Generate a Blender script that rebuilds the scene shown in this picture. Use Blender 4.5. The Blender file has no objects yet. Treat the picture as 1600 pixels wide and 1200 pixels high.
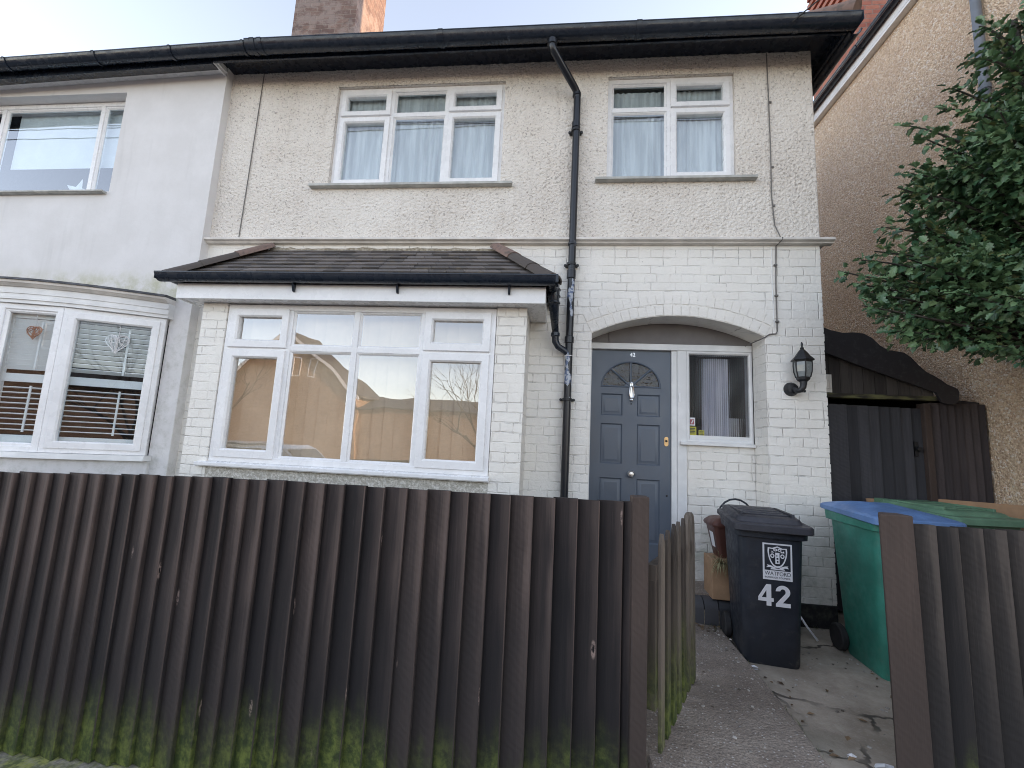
import bpy, bmesh, math, random
from math import sin, cos, pi, radians, sqrt, hypot, atan2
from mathutils import Vector, Matrix, noise
from mathutils.geometry import tessellate_polygon

random.seed(7)
S = bpy.context.scene
COL = S.collection

# ------------------------------------------------------------------ camera
cam_d = bpy.data.cameras.new("camera")
cam = bpy.data.objects.new("camera", cam_d)
COL.objects.link(cam)
cam_d.sensor_fit = 'HORIZONTAL'
cam_d.sensor_width = 36.0
cam_d.lens = 36.0 * 690 / 1600
cam_d.clip_start = 0.05
cam_d.clip_end = 2000
YAW, PIT, ROL = 0.10510813, 0.13718830, -0.04893132
cam.matrix_world = (Matrix.Translation((0, 0, 1.4)) @ Matrix.Rotation(YAW, 4, 'Z') @ Matrix.Rotation(PIT, 4, 'X')
                    @ Matrix.Rotation(ROL, 4, 'Y') @ Matrix.Rotation(pi / 2, 4, 'X'))
S.camera = cam

# ------------------------------------------------------------------ sky, sun, exposure
SUN_EL, SUN_AZ = radians(13), radians(76)      # azimuth measured from +Y towards +X (behind the houses)
W = bpy.data.worlds.new("World")
S.world = W
W.use_nodes = True
wn = W.node_tree
sky = wn.nodes.new('ShaderNodeTexSky')
sky.sky_type = 'NISHITA'
sky.sun_disc = False
sky.sun_elevation = SUN_EL
sky.sun_rotation = SUN_AZ
sky.dust_density = 0.25
sky.ozone_density = 1.6
hsv = wn.nodes.new('ShaderNodeHueSaturation')
hsv.inputs['Saturation'].default_value = 0.58
wb = wn.nodes.new('ShaderNodeMix')          # camera white balance, applied to the sky as a whole
wb.data_type = 'RGBA'
wb.blend_type = 'MULTIPLY'
wb.inputs[0].default_value = 1.0
wb.inputs[7].default_value = (1.13, 0.94, 0.915, 1)
wn.links.new(sky.outputs[0], wb.inputs[6])
wn.links.new(wb.outputs[2], hsv.inputs['Color'])
bg = wn.nodes['Background']
wn.links.new(hsv.outputs[0], bg.inputs[0])
bg.inputs[1].default_value = 0.15
sl = bpy.data.lights.new("sun", 'SUN')
sl.energy = 2.0
sl.angle = radians(0.5)
sl.color = (1.0, 0.64, 0.36)
so = bpy.data.objects.new("sun", sl)
COL.objects.link(so)
so.location = (8, 10, 12)
sv = Vector((sin(SUN_AZ) * cos(SUN_EL), cos(SUN_AZ) * cos(SUN_EL), sin(SUN_EL)))
so.rotation_euler = (-sv).to_track_quat('-Z', 'Y').to_euler()
S.view_settings.view_transform = 'Standard'
S.view_settings.look = 'None'
S.view_settings.gamma = 1.0
S.cycles.filter_width = 1.0
S.view_settings.exposure = 2.11

# ------------------------------------------------------------------ material helpers
class G:
    def __init__(s, name):
        s.m = bpy.data.materials.new(name)
        s.m.use_nodes = True
        s.t = s.m.node_tree
        s.t.nodes.clear()
        s.out = s.t.nodes.new('ShaderNodeOutputMaterial')
    def n(s, typ, ins=None, out=0, **props):
        nd = s.t.nodes.new('ShaderNode' + typ)
        for k, v in props.items():
            setattr(nd, k, v)
        for k, v in (ins or {}).items():
            if isinstance(v, bpy.types.NodeSocket):
                s.t.links.new(v, nd.inputs[k])
            else:
                nd.inputs[k].default_value = v
        return nd.outputs[out] if out is not None else nd
    def obj(s):
        return s.n('TexCoord', out=3)
    def math(s, op, a, b=0.0, c=0.0):
        return s.n('Math', {0: a, 1: b, 2: c}, operation=op)
    def mul(s, a, b): return s.math('MULTIPLY', a, b)
    def add(s, a, b): return s.math('ADD', a, b)
    def noise(s, vec, scale, detail=3.0, rough=0.55, out=0):
        return s.n('TexNoise', {'Vector': vec, 'Scale': scale, 'Detail': detail, 'Roughness': rough}, out=out)
    def vor(s, vec, scale, out=0, feature='F1', rnd=1.0):
        return s.n('TexVoronoi', {'Vector': vec, 'Scale': scale, 'Randomness': rnd}, out=out, feature=feature)
    def map(s, v, a, b, c=0.0, d=1.0, smooth=True):
        return s.n('MapRange', {'Value': v, 'From Min': a, 'From Max': b, 'To Min': c, 'To Max': d},
                   interpolation_type='SMOOTHSTEP' if smooth else 'LINEAR')
    def mix(s, f, a, b, blend='MIX'):
        nd = s.t.nodes.new('ShaderNodeMix')
        nd.data_type = 'RGBA'
        nd.blend_type = blend
        for i, v in ((0, f), (6, a), (7, b)):
            if isinstance(v, bpy.types.NodeSocket):
                s.t.links.new(v, nd.inputs[i])
            else:
                nd.inputs[i].default_value = v if i == 0 else (*v, 1)
        return nd.outputs[2]
    def xyz(s, vec):
        nd = s.n('SeparateXYZ', {0: vec}, out=None)
        return nd.outputs
    def comb(s, x, y, z=0.0):
        return s.n('CombineXYZ', {0: x, 1: y, 2: z})
    def scalev(s, vec, xyz):
        return s.n('VectorMath', {0: vec, 1: xyz}, operation='MULTIPLY')
    def bump(s, h, strength=0.5, dist=0.01, normal=None):
        ins = {'Height': h, 'Strength': strength, 'Distance': dist}
        if normal is not None: ins['Normal'] = normal
        return s.n('Bump', ins)
    def attr(s, name):
        return s.n('Attribute', attribute_name=name, out=2)
    def end(s, color, rough=0.6, normal=None, metal=0.0, spec=0.5, **kw):
        ins = {'Base Color': color if isinstance(color, bpy.types.NodeSocket) else (*color, 1), 'Roughness': rough,
               'Metallic': metal, 'Specular IOR Level': spec}
        if normal is not None: ins['Normal'] = normal
        ins.update(kw)
        b = s.n('BsdfPrincipled', ins)
        s.t.links.new(b, s.out.inputs[0])
        return s.m

M = {}
def plain(name, col, rough=0.5, metal=0.0, dirt=0.12, scale=6.0, bump=0.0, bscale=60.0, spec=0.5):
    g = G(name)
    p = g.obj()
    n = g.noise(p, scale, 5.0, 0.6)
    c = g.mix(g.map(n, 0.35, 0.75), tuple(x * (1 - dirt) for x in col), tuple(min(1, x * (1 + dirt * 0.5)) for x in col))
    nm = g.bump(g.noise(p, bscale, 3.0), bump, 0.004) if bump else None
    r = g.map(g.noise(p, scale * 3, 4.0), 0.3, 0.7, max(0.03, rough - 0.08), rough + 0.1)
    M[name] = g.end(c, r, nm, metal, spec)

plain('upvc', (0.86, 0.86, 0.865), 0.28, dirt=0.06, scale=4)
plain('white_paint', (0.80, 0.80, 0.79), 0.4, dirt=0.10, scale=5)
plain('aged_paint', (0.74, 0.70, 0.65), 0.5, dirt=0.18, scale=5)
plain('sill_stone', (0.50, 0.50, 0.47), 0.7, dirt=0.25, scale=9, bump=0.3)
plain('grey_soffit', (0.16, 0.145, 0.14), 0.6, dirt=0.1)
plain('rubber', (0.02, 0.02, 0.022), 0.7)
plain('brown_plastic', (0.11, 0.045, 0.035), 0.45, dirt=0.2)
plain('chrome', (0.62, 0.62, 0.63), 0.22, 1.0, dirt=0.1)
plain('brass', (0.62, 0.42, 0.22), 0.3, 1.0, dirt=0.2)
plain('lamp_metal', (0.016, 0.017, 0.020), 0.45, dirt=0.3, bump=0.2, bscale=150)
plain('cardboard', (0.42, 0.26, 0.15), 0.8, dirt=0.15, scale=10)
plain('paper', (0.78, 0.78, 0.80), 0.7, dirt=0.05)
plain('sticker_dark', (0.03, 0.035, 0.05), 0.5)
plain('sticker_red', (0.35, 0.10, 0.12), 0.5)
plain('sticker_yellow', (0.45, 0.42, 0.05), 0.5)
plain('wicker_white', (0.72, 0.72, 0.73), 0.8)
plain('wicker_copper', (0.42, 0.20, 0.12), 0.6)
plain('cable_black', (0.03, 0.03, 0.03), 0.5)
plain('cable_grey', (0.16, 0.15, 0.14), 0.6)
plain('pipe_grey', (0.16, 0.18, 0.21), 0.45)
plain('shutter_white', (0.85, 0.85, 0.85), 0.45, dirt=0.05)
plain('car_silver', (0.52, 0.53, 0.55), 0.22, 0.6, dirt=0.05)
plain('tan_blind', (0.86, 0.69, 0.50), 0.75, dirt=0.12, scale=3)
plain('straw', (0.33, 0.30, 0.16), 0.8, dirt=0.4, scale=20)
plain('lantern_glass', (0.26, 0.28, 0.28), 0.2, dirt=0.2)
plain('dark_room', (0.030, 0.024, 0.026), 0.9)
plain('hall_wall', (0.12, 0.055, 0.05), 0.8)
plain('roller_blind', (0.82, 0.84, 0.87), 0.8, dirt=0.05)
plain('slate_cap', (0.10, 0.10, 0.105), 0.8, dirt=0.5, scale=18, bump=0.4)

def scuffed(name, col, rough, mark, amt):
    g = G(name)
    p = g.obj()
    n = g.noise(p, 4.0, 6.0, 0.65)
    c = g.mix(g.map(n, 0.35, 0.72), tuple(x * 0.72 for x in col), tuple(min(1, x * 1.12) for x in col))
    sc = g.map(g.noise(g.scalev(p, (60, 60, 5)), 1.0, 5, 0.75), 0.62, 0.74)
    c = g.mix(g.mul(sc, amt), c, mark)
    sc2 = g.map(g.noise(g.scalev(p, (7, 7, 120)), 1.0, 4, 0.7), 0.66, 0.74)
    c = g.mix(g.mul(sc2, amt * 0.8), c, mark)
    dust = g.map(g.noise(p, 11, 6, 0.75), 0.52, 0.78)
    x, y, z = g.xyz(p)
    low = g.map(g.add(z, g.mul(g.noise(p, 6, 4), 0.3)), 0.42, 0.08)
    c = g.mix(g.mul(dust, g.add(g.mul(low, 0.55), 0.16)), c, (0.20, 0.18, 0.15))
    M[name] = g.end(c, g.map(g.noise(p, 20, 4), 0.3, 0.7, rough - 0.08, rough + 0.14), g.bump(g.add(g.noise(p, 250, 2), g.mul(g.noise(p, 9, 3), 2.0)), 0.15, 0.004))
scuffed('black_plastic', (0.022, 0.027, 0.038), 0.42, (0.10, 0.11, 0.13), 0.35)
scuffed('lid_plastic', (0.042, 0.042, 0.052), 0.5, (0.14, 0.14, 0.15), 0.4)
scuffed('bin_green', (0.045, 0.25, 0.185), 0.42, (0.22, 0.42, 0.36), 0.35)
scuffed('bin_dark_green', (0.12, 0.23, 0.145), 0.48, (0.32, 0.42, 0.34), 0.4)
scuffed('lid_blue', (0.12, 0.225, 0.45), 0.44, (0.32, 0.42, 0.62), 0.4)

def m_black_gloss():
    g = G('black_gloss')
    p = g.obj()
    wear_shade = g.map(g.noise(p, 9.0, 6.0, 0.7), 0.66, 0.70)
    c = g.mix(wear_shade, (0.014, 0.020, 0.032), (0.07, 0.085, 0.11))
    M['black_gloss'] = g.end(c, g.map(g.noise(p, 14, 4), 0.3, 0.7, 0.16, 0.40), g.bump(g.noise(p, 30, 3), 0.12, 0.005))
    g = G('black_peeling')
    p = g.obj()
    x, y, z = g.xyz(p)
    n = g.noise(g.scalev(p, (9, 9, 3.2)), 1.0, 4.0, 0.5)
    low = g.mul(g.map(z, 1.4, 1.9), g.map(z, 3.6, 2.9))
    wear_shade = g.mul(g.map(n, 0.60, 0.615), low)
    c = g.mix(wear_shade, (0.012, 0.014, 0.019), g.mix(g.map(g.noise(p, 30, 2), 0.45, 0.5), (0.12, 0.16, 0.27), (0.42, 0.45, 0.50)))
    M['black_peeling'] = g.end(c, 0.3, g.bump(wear_shade, 0.3, 0.002))
m_black_gloss()

def m_brick_paint():
    for name in ('painted_brick', 'painted_smooth'):
        g = G(name)
        p = g.obj()
        x, y, z = g.xyz(p)
        u = g.add(x, y)
        wob = g.noise(p, 5.0, 3.0, 0.6, out=1)
        v = g.n('VectorMath', {0: g.comb(u, z), 1: g.scalev(wob, (0.030, 0.024, 0.0))}, operation='ADD')
        bk = g.n('TexBrick', {'Vector': v, 'Scale': 1.0, 'Mortar Size': 0.007, 'Mortar Smooth': 0.8, 'Brick Width': 0.232,
                              'Row Height': 0.0842, 'Bias': 0.0, 'Color1': (0, 0, 0, 1), 'Color2': (1, 1, 1, 1), 'Mortar': (0.5, 0.5, 0.5, 1)},
                 out=None, offset=0.5, squash=0.5, squash_frequency=3)
        v2 = g.n('VectorMath', {0: v, 1: (0.001, 0.0045, 0.0)}, operation='ADD')
        bk2 = g.n('TexBrick', {'Vector': v2, 'Scale': 1.0, 'Mortar Size': 0.0024, 'Mortar Smooth': 0.4, 'Brick Width': 0.232,
                               'Row Height': 0.0842}, out=None, offset=0.5, squash=0.5, squash_frequency=3)
        fill = g.map(g.noise(p, 3.1, 4.0, 0.7), 0.36, 0.66)
        crackmask = g.map(g.noise(p, 5.2, 5.0, 0.7), 0.50, 0.62)
        if name == 'painted_brick':
            joint = g.mul(bk.outputs['Fac'], g.add(g.mul(fill, 0.85), 0.15))
            crack = g.mul(bk2.outputs['Fac'], crackmask)
            bc = bk.outputs['Color']
        else:
            joint, crack, bc = g.mul(fill, 0.0), g.mul(fill, 0.0), g.noise(p, 8.0, 1.0)
        tone = g.noise(p, 1.3, 5.0, 0.6)
        base = g.mix(g.map(tone, 0.3, 0.7), (0.82, 0.785, 0.72), (0.88, 0.855, 0.80))
        base = g.mix(g.mul(bc, 0.10), base, (0.66, 0.645, 0.62))
        base = g.mix(g.mul(g.map(g.noise(p, 11, 5, 0.7), 0.5, 0.8), 0.22), base, (0.56, 0.54, 0.50))
        grime = g.mul(g.map(z, 1.1, 0.15), g.map(g.noise(p, 5, 5, 0.7), 0.42, 0.7))
        base = g.mix(g.mul(grime, 0.75), base, (0.36, 0.38, 0.29))
        spots = g.map(g.noise(p, 16.0, 2.0), 0.76, 0.785)
        base = g.mix(g.add(g.mul(crack, 0.72), g.mul(spots, 0.6)), base, (0.20, 0.18, 0.16))
        h = g.add(g.mul(g.math('SUBTRACT', 1.0, joint), 0.9),
                  g.add(g.mul(g.noise(p, 26, 5, 0.65), 0.9), g.mul(bc, 0.30)))
        M[name] = g.end(base, 0.55, g.bump(h, 0.8, 0.010))
m_brick_paint()

def m_brick(name, ca, cb, cm, rot=False):
    g = G(name)
    p = g.obj()
    x, y, z = g.xyz(p)
    u = g.add(x, y)
    wob = g.noise(p, 9.0, 2.0, out=1)
    v = g.n('VectorMath', {0: g.comb(u, z), 1: g.scalev(wob, (0.012, 0.012, 0.0))}, operation='ADD')
    bk = g.n('TexBrick', {'Vector': v, 'Scale': 1.0, 'Mortar Size': 0.008, 'Mortar Smooth': 0.3, 'Brick Width': 0.23,
                          'Row Height': 0.0842, 'Color1': (*ca, 1), 'Color2': (*cb, 1), 'Mortar': (*cm, 1)}, out=None, offset=0.5)
    c = g.mix(g.map(g.noise(p, 7, 5, 0.7), 0.45, 0.75, 0, 0.6), bk.outputs['Color'], tuple(0.45 * a for a in ca))
    h = g.add(g.mul(g.math('SUBTRACT', 1.0, bk.outputs['Fac']), 1.0), g.mul(g.noise(p, 40, 4), 0.7))
    if name == 'chimney_brick':
        c = g.mix(g.mul(g.map(g.add(g.noise(p, 2.6, 6, 0.7), g.map(z, 9.3, 8.3, 0, 0.16)), 0.58, 0.68), 0.55), c, (0.33, 0.27, 0.24))
        c = g.mix(g.mul(g.map(g.noise(p, 4.0, 6, 0.7), 0.54, 0.7), 0.6), c, (0.09, 0.075, 0.075))
    M[name] = g.end(c, 0.8, g.bump(h, 0.8, 0.01))
m_brick('chimney_brick', (0.135, 0.082, 0.068), (0.215, 0.135, 0.105), (0.25, 0.19, 0.155))
m_brick('red_brick', (0.33, 0.10, 0.065), (0.42, 0.16, 0.10), (0.30, 0.20, 0.16))
m_brick('orange_brick', (0.34, 0.215, 0.14), (0.44, 0.29, 0.19), (0.42, 0.34, 0.27))

def m_pebble():
    g = G('pebbledash_cream')
    p = g.obj()
    x, y, z = g.xyz(p)
    d = g.noise(p, 44.0, 2.5, 0.6)
    vv = g.vor(p, 62.0)
    big = g.noise(p, 1.1, 4.0, 0.6)
    h = g.add(g.mul(d, 1.6), g.mul(vv, -0.9))
    pits = g.add(g.noise(g.scalev(p, (1, 1, 1.25)), 40.0, 3.0, 0.7), g.mul(g.math('SUBTRACT', big, 0.5), 0.20))
    pit = g.map(pits, 0.425, 0.355)
    base = g.mix(g.map(big, 0.3, 0.7), (0.715, 0.655, 0.585), (0.805, 0.76, 0.695))
    fine = g.noise(p, 150, 2)
    base = g.mix(g.map(fine, 0.3, 0.7, 0, 0.22), base, (0.62, 0.59, 0.56))
    run = g.noise(g.comb(g.mul(x, 9.0), 0.0, g.mul(z, 0.7)), 1.0, 5, 0.65)
    base = g.mix(g.mul(g.map(run, 0.52, 0.75), 0.34), base, (0.50, 0.45, 0.39))
    base = g.mix(g.mul(pit, 0.60), base, (0.24, 0.205, 0.18))  # dark specks paint in the shade of the dash's hollows
    M['pebbledash_cream'] = g.end(base, 0.85, g.bump(h, 0.7, 0.008))
    g = G('pebbledash_brown')
    p = g.obj()
    x, y, z = g.xyz(p)
    vd = g.vor(p, 66.0)
    vc = g.vor(p, 66.0, out=1)
    r, gg, b = g.n('SeparateColor', {0: vc}, out=None).outputs[:3]
    c = g.mix(r, (0.51, 0.345, 0.23), (0.86, 0.675, 0.475))
    c = g.mix(g.map(gg, 0.80, 0.9), c, (0.88, 0.78, 0.67))
    c = g.mix(g.map(g.noise(p, 0.9, 4), 0.35, 0.7, 0, 0.35), c, (0.47, 0.33, 0.24))
    streak = g.map(g.noise(g.scalev(p, (1, 5, 0.5)), 1.0, 3), 0.5, 0.7)
    c = g.mix(g.mul(g.mul(streak, g.map(z, 2.4, 1.4)), 0.6), c, (0.70, 0.58, 0.40))
    M['pebbledash_brown'] = g.end(c, 0.8, g.bump(g.math('SUBTRACT', 1.0, vd), 0.9, 0.016))
m_pebble()

def m_render():
    g = G('white_render')
    p = g.obj()
    x, y, z = g.xyz(p)
    n = g.noise(p, 2.2, 6, 0.65)
    c = g.mix(g.map(n, 0.35, 0.7), (0.675, 0.66, 0.65), (0.735, 0.72, 0.715))
    run = g.noise(g.scalev(p, (7, 7, 0.8)), 1.0, 4)
    c = g.mix(g.mul(g.map(run, 0.55, 0.75), 0.22), c, (0.45, 0.44, 0.42))
    alg = g.mul(g.mul(g.map(z, 2.62, 2.80), g.map(z, 3.12, 2.86)), g.map(g.noise(p, 3.5, 6, 0.7), 0.36, 0.66))
    c = g.mix(g.mul(alg, 0.75), c, (0.36, 0.36, 0.17))
    grime = g.mul(g.map(x, -4.35, -3.95), g.mul(g.map(z, 2.9, 2.2), g.map(g.noise(p, 8, 6, 0.7), 0.42, 0.72)))
    c = g.mix(g.mul(grime, 0.5), c, (0.36, 0.36, 0.30))
    M['white_render'] = g.end(c, 0.7, g.bump(g.add(g.noise(p, 9, 5), g.mul(g.noise(p, 90, 3), 0.15)), 0.35, 0.01))
    g = G('rough_render')
    p = g.obj()
    c = g.mix(g.map(g.noise(p, 35, 4, 0.7), 0.4, 0.65), (0.46, 0.43, 0.37), (0.74, 0.71, 0.65))
    M['rough_render'] = g.end(c, 0.85, g.bump(g.noise(p, 50, 4), 0.9, 0.02))
m_render()

def m_tiles():
    g = G('bay_tile')
    p = g.obj()
    a = g.attr('rnd')
    n = g.noise(p, 12, 5, 0.7)
    c = g.mix(a, (0.082, 0.075, 0.073), (0.17, 0.15, 0.142))
    c = g.mix(g.map(n, 0.5, 0.72, 0, 0.6), c, (0.20, 0.16, 0.11))
    M['bay_tile'] = g.end(c, 0.75, g.bump(g.noise(p, 60, 4), 0.5, 0.006))
    g = G('hip_tile')
    p = g.obj()
    a = g.attr('rnd')
    c = g.mix(a, (0.085, 0.070, 0.062), (0.27, 0.175, 0.14))
    c = g.mix(g.map(g.noise(p, 15, 6, 0.7), 0.45, 0.7, 0, 0.8), c, (0.085, 0.075, 0.065))
    M['hip_tile'] = g.end(c, 0.8, g.bump(g.noise(p, 60, 4), 0.4, 0.005))
    g = G('mortar')
    p = g.obj()
    c = g.mix(g.map(g.noise(p, 25, 5, 0.7), 0.4, 0.65), (0.22, 0.18, 0.12), (0.45, 0.40, 0.32))
    M['mortar'] = g.end(c, 0.9, g.bump(g.noise(p, 40, 4), 0.8, 0.02))
    g = G('main_tile')
    p = g.obj()
    x, y, z = g.xyz(p)
    bk = g.n('TexBrick', {'Vector': g.comb(g.add(x, 0.0), g.add(y, g.mul(x, 0.0))), 'Scale': 1.0, 'Mortar Size': 0.006, 'Brick Width': 0.26,
                          'Row Height': 0.14, 'Color1': (0.13, 0.07, 0.05, 1), 'Color2': (0.20, 0.10, 0.07, 1), 'Mortar': (0.03, 0.02, 0.02, 1)}, out=None)
    M['main_tile'] = g.end(bk.outputs['Color'], 0.8, g.bump(g.math('SUBTRACT', 1.0, bk.outputs['Fac']), 0.8, 0.02))
m_tiles()

def m_wood(name, dark, mid, light, moss_lo, moss_hi, moss_amt=1.0, knots=True, rough=0.75, wear_shade=False, damp=False):
    g = G(name)
    p = g.obj()
    a = g.attr('rnd')
    x, y, z = g.xyz(p)
    off = g.comb(g.mul(a, 37.0), g.mul(a, 11.0), g.mul(a, 53.0))
    q = g.n('VectorMath', {0: p, 1: off}, operation='ADD')
    grain = g.noise(g.scalev(q, (38, 38, 1.6)), 1.0, 5, 0.6)
    fine = g.noise(g.scalev(q, (190, 190, 4.5)), 1.0, 4, 0.7)
    broad = g.noise(g.scalev(q, (3.5, 3.5, 1.3)), 1.0, 3, 0.6)
    c = g.mix(g.map(g.add(g.mul(grain, 0.55), g.mul(broad, 0.6)), 0.40, 0.74), dark, mid)
    c = g.mix(g.map(fine, 0.56, 0.80, 0, 0.50), c, light)
    c = g.mix(g.map(fine, 0.42, 0.28, 0, 0.60), c, tuple(v * 0.4 for v in dark))
    if wear_shade:      # tops and outer edges bleached and rubbed bare, shade at the laps painted dark; broken up by the grain
        wv = g.add(g.attr('wear_shade'), g.mul(g.math('SUBTRACT', g.add(g.mul(grain, 0.6), g.mul(broad, 0.7)), 0.62), 1.1))
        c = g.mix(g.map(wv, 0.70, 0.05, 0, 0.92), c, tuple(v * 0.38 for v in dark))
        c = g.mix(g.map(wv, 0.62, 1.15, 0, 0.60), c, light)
    if damp:      # rising damp and old algae, ragged from board to board
        dm = g.add(z, g.mul(g.math('SUBTRACT', g.noise(g.scalev(q, (6, 6, 1.2)), 1.0, 4, 0.6), 0.5), 1.0))
        c = g.mix(g.map(dm, 0.95, 0.10, 0, 0.80), c, (0.011, 0.012, 0.014))
    c = g.mix(g.mul(a, 0.14 if wear_shade else 0.35), c, light)
    c = g.mix(g.map(a, 0.62, 0.1, 0, 0.55), c, dark)
    saw = g.n('TexWave', {'Vector': q, 'Scale': 14.0, 'Distortion': 5.0, 'Detail': 2.0}, wave_type='BANDS', bands_direction='DIAGONAL')
    if knots:
        kv = g.scalev(q, (9.0, 9.0, 2.6))
        kd = g.vor(kv, 1.0)
        kc = g.n('SeparateColor', {0: g.vor(kv, 1.0, out=1)}, out=None).outputs[0]
        on = g.map(kc, 0.60, 0.62)
        knot = g.mul(g.mul(g.map(kd, 0.13, 0.07), on), g.map(g.noise(q, 60, 3), 0.35, 0.6))
        c = g.mix(g.mul(knot, 0.50), c, tuple(min(1, v * 3.0) for v in light))
        core = g.mul(g.map(kd, 0.055, 0.03), on)
        c = g.mix(core, c, tuple(v * 0.4 for v in dark))
    edge = g.add(g.add(z, g.mul(g.math('SUBTRACT', g.noise(g.scalev(q, (12, 12, 2.2)), 1.0, 4, 0.6), 0.5), -0.42)), g.mul(a, 0.20))
    moss = g.mul(g.map(edge, moss_hi, moss_lo), moss_amt)
    mc = g.mix(g.map(g.noise(p, 22, 5, 0.7), 0.35, 0.7), (0.032, 0.050, 0.014), (0.135, 0.165, 0.038))
    c = g.mix(g.mul(moss, g.map(g.noise(q, 9, 5, 0.7), 0.22, 0.46)), c, mc)
    h = g.add(g.mul(grain, 0.7), g.add(g.mul(fine, 0.35), g.mul(g.mul(saw, g.map(a, 0.72, 0.76)), 0.25)))
    M[name] = g.end(c, rough, g.bump(h, 0.55, 0.006), spec=0.3)
m_wood('fence_wood', (0.014, 0.012, 0.013), (0.042, 0.031, 0.029), (0.155, 0.115, 0.10), -0.20, 0.22, 1.0, wear_shade=True, damp=True)
m_wood('fence_wood_grey', (0.012, 0.011, 0.012), (0.034, 0.029, 0.027), (0.115, 0.094, 0.08), 0.0, 0.28, 0.8, wear_shade=True, damp=True)
m_wood('post_wood', (0.022, 0.017, 0.016), (0.052, 0.038, 0.033), (0.14, 0.10, 0.082), -0.2, 0.25, 0.7, damp=True)
m_wood('picket_wood', (0.040, 0.032, 0.027), (0.115, 0.092, 0.074), (0.32, 0.27, 0.22), 0.08, 0.66, 0.95, True)
m_wood('gate_wood', (0.024, 0.024, 0.028), (0.050, 0.050, 0.058), (0.095, 0.092, 0.10), -5, -4, 0.0, False, 0.6)
m_wood('gate_wood_brown', (0.030, 0.025, 0.027), (0.065, 0.052, 0.053), (0.11, 0.088, 0.085), -5, -4, 0.0, False, 0.6)
m_wood('infill_wood', (0.038, 0.034, 0.033), (0.09, 0.082, 0.075), (0.22, 0.20, 0.18), -5, -4, 0.0, False)
m_wood('bark', (0.03, 0.027, 0.022), (0.08, 0.07, 0.055), (0.13, 0.115, 0.09), -5, -4, 0.0, False)

def m_lintel():
    g = G('mossy_lintel')
    p = g.obj()
    c = g.mix(g.map(g.noise(g.scalev(p, (6, 6, 30)), 1.0, 4), 0.4, 0.65), (0.035, 0.032, 0.025), (0.16, 0.16, 0.07))
    M['mossy_lintel'] = g.end(c, 0.8)
    g = G('scroll_felt')
    p = g.obj()
    x, y, z = g.xyz(p)
    c = g.mix(g.map(g.add(x, g.mul(g.noise(p, 5, 4), 0.5)), 2.95, 3.45), (0.032, 0.029, 0.032), (0.11, 0.13, 0.145))  # bluish sheen towards the right end painted into the colour
    c = g.mix(g.map(g.noise(p, 18, 5, 0.7), 0.5, 0.75, 0, 0.5), c, (0.09, 0.095, 0.09))
    M['scroll_felt'] = g.end(c, 0.65, g.bump(g.noise(p, 40, 4), 0.3, 0.005))
    g = G('mossy_concrete')
    p = g.obj()
    n = g.noise(p, 5, 6, 0.7)
    c = g.mix(g.map(g.noise(p, 50, 4), 0.3, 0.7), (0.17, 0.155, 0.125), (0.33, 0.30, 0.25))
    c = g.mix(g.map(n, 0.36, 0.52, 0, 0.92), c, g.mix(g.map(g.noise(p, 30, 3), 0.4, 0.6), (0.09, 0.11, 0.03), (0.28, 0.29, 0.075)))
    M['mossy_concrete'] = g.end(c, 0.85, g.bump(g.noise(p, 60, 4), 0.5, 0.008))
m_lintel()

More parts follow.
